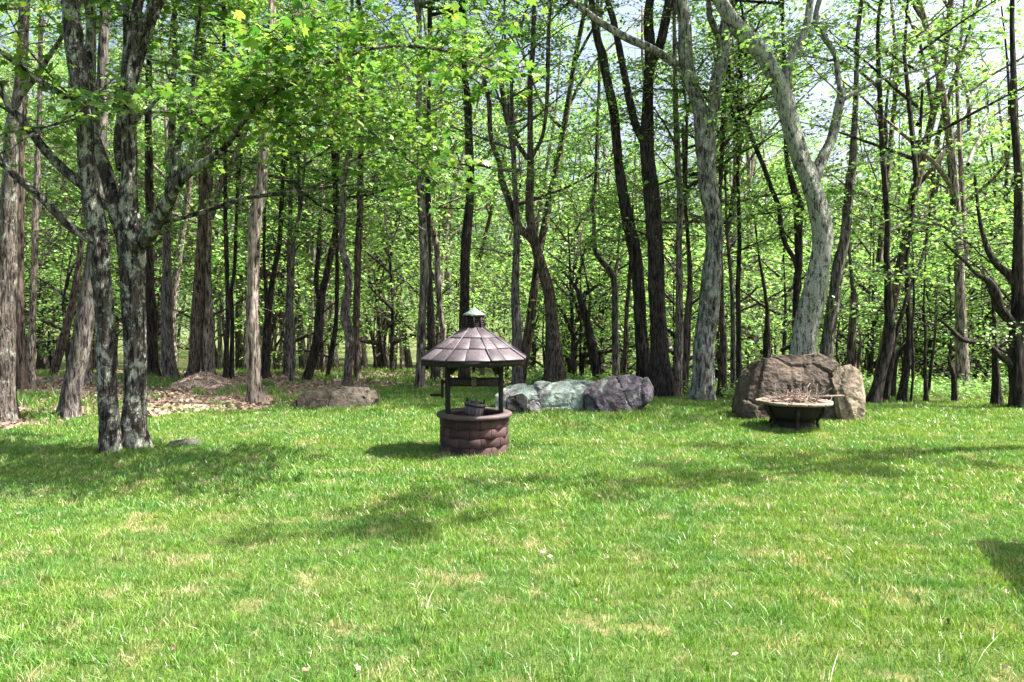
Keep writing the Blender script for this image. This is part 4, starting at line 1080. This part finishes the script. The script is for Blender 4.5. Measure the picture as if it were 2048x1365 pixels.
    mb = MB(); mb.lathe([(0, 0.012), (0.105, 0.012), (0.105, 0.0), (0, 0.0)], 20); obj('bottom', mb.mesh('bottom', BUCKM), b)
    for zz, rr in ((0.045, 0.1185), (0.165, 0.1335)):
        mb = MB(); mb.lathe([(rr, zz), (rr + 0.004, zz), (rr + 0.0065, zz + 0.022), (rr + 0.002, zz + 0.022)], 28); obj('hoop', mb.mesh('hoop', DARKM, False), b)
    for sg in (-1, 1):
        mb = MB(); mb.box((sg * 0.118, 0, 0.232), (0.016, 0.045, 0.06)); obj('ear', mb.mesh('ear', DARKM, False, 0.003), b)
    # octagonal roof in three tiers of shingles
    rot = math.radians(-90 - 22.5 - 3)
    r0, z0, r1, z1 = 0.128, 1.652, 0.717, 1.250
    def rp(f, a, dz=0.0):
        r = r0 + (r1 - r0) * f
        return np.array([r * math.cos(a), r * math.sin(a), z0 + (z1 - z0) * f + dz])
    mb = MB()
    for k in range(8):
        a0, a1 = rot + k * math.pi / 4, rot + (k + 1) * math.pi / 4
        mb.add([rp(0, a0, -0.022), rp(1, a0, -0.022), rp(1, a1, -0.022), rp(0, a1, -0.022)], [(0, 1, 2, 3)])
    roof = obj('roof', mb.mesh('roof_deck', DARKM), t)
    for k in range(8):
        a0, a1 = rot + k * math.pi / 4, rot + (k + 1) * math.pi / 4
        for tier, (f0, f1, parts) in enumerate(((0.0, 0.345, 1), (0.325, 0.68, 2), (0.655, 1.03, 2))):
            for j in range(parts):
                s0, s1 = j / parts, (j + 1) / parts
                if parts == 2 and tier == 1: mid = 0.46
                elif parts == 2: mid = 0.42
                else: mid = None
                if mid is not None: s0, s1 = (0.0, mid) if j == 0 else (mid, 1.0)
                g = 0.006
                def pt(f, s, dz):
                    A, B = rp(f, a0, dz), rp(f, a1, dz); L = np.linalg.norm(B - A); e = g / max(0.05, L)
                    s = min(max(s, 0), 1); s = s + e if s < 0.01 else (s - e if s > 0.99 else s)
                    return A + (B - A) * s
                e = 0.006
                lift = 0.012 + rs.uniform(-0.002, 0.005)
                sa, sb = s0 + (e if s0 > 0 else 0), s1 - (e if s1 < 1 else 0)
                dn = [pt(f0, sa, -0.016), pt(f0, sb, -0.016), pt(f1, sb, lift - 0.018), pt(f1, sa, lift - 0.018)]
                up = [pt(f0, sa, 0.0), pt(f0, sb, 0.0), pt(f1, sb, lift), pt(f1, sa, lift)]
                mb = MB(); mb.prism(np.array(dn), np.array(up)); obj('shingle', mb.mesh('shingle', ROOFM, False, 0.003), roof)
        # ridge strip and fascia board
        mb = MB(); A, B = rp(0.02, a0, 0.006), rp(1.03, a0, 0.016); d = (B - A) / np.linalg.norm(B - A)
        mb.tube(np.array([A, (A + B) / 2, B]), [0.008, 0.009, 0.010], 6); obj('ridge_strip', mb.mesh('ridge_strip', ROOFM, False), roof)
        A, B = rp(0.985, a0), rp(0.985, a1); n = np.array([math.cos((a0 + a1) / 2), math.sin((a0 + a1) / 2), 0]) * 0.018
        m = 10; top, bot = [], []
        fr = [A + (B - A) * (i / m) + np.array([0, 0, -0.09 - 0.008 * math.sin(i * 1.9 + k) - 0.006 * rs.rand()]) for i in range(m + 1)]
        loop = fr + [B + np.array([0, 0, -0.004]), A + np.array([0, 0, -0.004])]
        mb = MB(); mb.prism(np.array(loop), np.array(loop) - n); obj('fascia', mb.mesh('fascia', DARKM), roof)
    # cupola
    mb = MB(); mb.lathe([(0.105, 1.63), (0.105, 1.80)], 8); cup = obj('cupola', mb.mesh('cupola_core', DARKM), t)
    for k in range(5):
        mb = MB(); mb.lathe([(0.108, 1.664 + k * 0.028), (0.131, 1.660 + k * 0.028), (0.131, 1.668 + k * 0.028), (0.108, 1.682 + k * 0.028)], 8)
        obj('louvre', mb.mesh('louvre', DARKM), cup)
    for k in range(8):
        a = k * math.pi / 4
        mb = MB(); mb.box((0.128 * math.cos(a), 0.128 * math.sin(a), 1.727), (0.016, 0.016, 0.152), Matrix.Rotation(a, 3, 'Z')); obj('corner_post', mb.mesh('corner_post', DARKM), cup)
    mb = MB(); mb.lathe([(0.0, 1.915), (0.012, 1.912), (0.06, 1.872), (0.15, 1.822), (0.153, 1.806), (0.11, 1.806), (0.0, 1.806)], 8)
    obj('cap', mb.mesh('cap', CAPM), cup)
well()

# ------------------------------------------------------------------ round fire pit heaped with brushwood
def fire_pit():
    Y = 12.0
    p, _ = at(1588, 800, Y); z = hz(p[0], p[1])
    t = thing('fire_pit', 'low round fire pit with pale rim on dark legs before the big boulder', 'fire pit', (p[0], p[1], z))
    TOPM = mat_wood('weathered_rim', (0.17, 0.135, 0.105), (1, 1, 1), 0.9, 0.5, 0.7)
    rs = np.random.RandomState(9)
    zt = 0.445
    n = 12
    for i in range(n):     # rim stones
        a0, a1 = i * 2 * math.pi / n + 0.012, (i + 1) * 2 * math.pi / n - 0.012
        m = 4; dz = rs.uniform(-0.006, 0.006); ro = 0.585 + rs.uniform(-0.008, 0.008)
        aa = np.linspace(a0, a1, m)
        loop = [(ro * math.cos(q), ro * math.sin(q)) for q in aa] + [(0.43 * math.cos(q), 0.43 * math.sin(q)) for q in aa[::-1]]
        mb = MB(); mb.prism(np.array([(x, y, zt - 0.042 + dz) for x, y in loop]), np.array([(x, y, zt + dz) for x, y in loop])); obj('rim_stone', mb.mesh('rim_stone', TOPM, False, 0.006), t)
    mb = MB(); mb.lathe([(0.47, zt - 0.058), (0.46, zt - 0.09), (0.41, 0.22), (0.32, 0.14), (0.0, 0.11)], 28); mb.lathe([(0.432, zt - 0.05), (0.42, zt - 0.1), (0.38, 0.24), (0.3, 0.17), (0.0, 0.15)][::-1], 28)
    obj('bowl', mb.mesh('bowl', DARKM, True), t)
    for k in range(6):
        a = k * math.pi / 3 + 0.3
        q = spline([(0.46 * math.cos(a), 0.46 * math.sin(a), zt - 0.06), (0.47 * math.cos(a), 0.47 * math.sin(a), 0.28), (0.37 * math.cos(a), 0.37 * math.sin(a), 0.14), (0.45 * math.cos(a), 0.45 * math.sin(a), -0.04)], 0.04)
        mb = MB(); mb.tube(q, np.linspace(0.030, 0.022, len(q)), 8); obj('leg', mb.mesh('leg', DARKM, True), t)
    mb = MB(); mb.lathe([(0.30, 0.15), (0.28, 0.08), (0.33, 0.0), (0.34, -0.05)], 20); obj('base', mb.mesh('base', DARKM, True), t)
    mb = MB(); mb.box((0.52, 0.05, zt + 0.055), (0.62, 0.075, 0.03), Matrix.Rotation(0.10, 3, 'Z') @ Matrix.Rotation(-0.03, 3, 'Y'))
    o = obj('lath', mb.mesh('lath', TOPM, False, 0.003), None, None, (p[0], p[1], z)); tag(o, 'pale flat lath lying on the fire pit, jutting out to the right', 'lath')
    b = thing('brushwood', 'tangle of dry bare twigs heaped in the round fire pit', 'brushwood', (p[0], p[1], z + zt))
    TWS = [mat_wood('dry_twig', (0.30, 0.22, 0.185), (1, 1, 0.2), 0.9, 0.4, 0.5), mat_wood('grey_twig', (0.15, 0.12, 0.11), (1, 1, 0.2), 0.9, 0.4, 0.5)]
    for i in range(130):
        up = i >= 104
        L = rs.uniform(0.25, 0.6) if not up else rs.uniform(0.2, 0.42); az = rs.uniform(0, 6.28); el = abs(rs.normal(0.05, 0.14)) if not up else rs.uniform(0.4, 1.0)
        r0 = 0.40 * math.sqrt(rs.rand()); a0 = rs.uniform(0, 6.28)
        heap = 0.10 * (1 - (r0 / 0.45) ** 2)
        c = np.array([r0 * math.cos(a0) + (0.08 if up else 0), r0 * math.sin(a0), -0.04 + heap * rs.uniform(0.3, 1.2)])
        d = np.array([math.cos(az) * math.cos(el), math.sin(az) * math.cos(el), math.sin(el)])
        pts = [c - d * L * (0.0 if up else 0.5)]
        for _ in range(6):
            d = d + rs.normal(0, 0.18, 3) * np.array([1, 1, 0.6]); d /= np.linalg.norm(d); pts.append(pts[-1] + d * L / 6)
        pts = np.array(pts); pts[:, 2] = np.where(np.hypot(pts[:, 0], pts[:, 1]) > 0.42, np.maximum(pts[:, 2], 0.012), pts[:, 2])
        r = rs.uniform(0.005, 0.013) if not up else rs.uniform(0.004, 0.008)
        mb = MB(); mb.tube(pts, np.linspace(r, r * 0.4, 7), 5); obj('twig', mb.mesh('twig', TWS[rs.randint(2)]), b)
fire_pit()

# ------------------------------------------------------------------ made-up timber frame out of view: added to throw the shadow at the right
def shadow_caster():
    H = 2.45
    def sun_up(u, v):
        y = ground_depth(u, v); q = np.array(at(u, v, y)[0]); s = np.array(SUNV); return q + s * H / s[2]
    A = sun_up(1942, 1082); B = sun_up(2048, 1200)
    d = (B - A); d[2] = 0; d /= np.linalg.norm(d)
    e = np.array([-d[1], d[0], 0.0])
    if e[0] < 0: e = -e
    PM = mat_wood('shadow_caster_timber', (0.30, 0.22, 0.16), (1, 1, 0.2), 0.8, 0.3, 0.4)
    t = thing('shadow_caster', 'added unseen timber frame that casts the corner shadow on the lawn', 'shadow_caster', (A[0], A[1], 0))
    def beam(name, p, q, w, h, par):
        p, q = np.array(p, float), np.array(q, float); D = q - p; L = np.linalg.norm(D); D /= L
        S = np.cross(D, [0, 0, 1]); S /= np.linalg.norm(S); U = np.cross(S, D)
        c = (p + q) / 2 - np.array([A[0], A[1], 0])
        mb = MB(); mb.box(c, (L, w, h), np.stack([D, S, U], 1)); return obj(name, mb.mesh(name, PM, False, 0.006), par)
    z = np.array([0, 0, 1.0])
    o1, o2 = A, A + d * 3.2
    for off in (e * 0.20, e * 2.6):
        for s in (0.12, 3.1):
            p = A + d * s + off; mb = MB(); mb.box((p[0] - A[0], p[1] - A[1], (H - 0.12) / 2 - 0.05), (0.13, 0.13, H - 0.06)); obj('post', mb.mesh('post', PM, False, 0.006), t)
        a = A + off - z * 0.02
        beam('beam', a, a + d * 3.3, 0.40 if off[0] < e[0] else 0.15, 0.07, t)
    for k in range(5):
        p = A + d * (0.08 + 0.72 * k) + z * 0.085
        beam('rafter', p, p + e * 2.9, 0.06, 0.12, t)
shadow_caster()
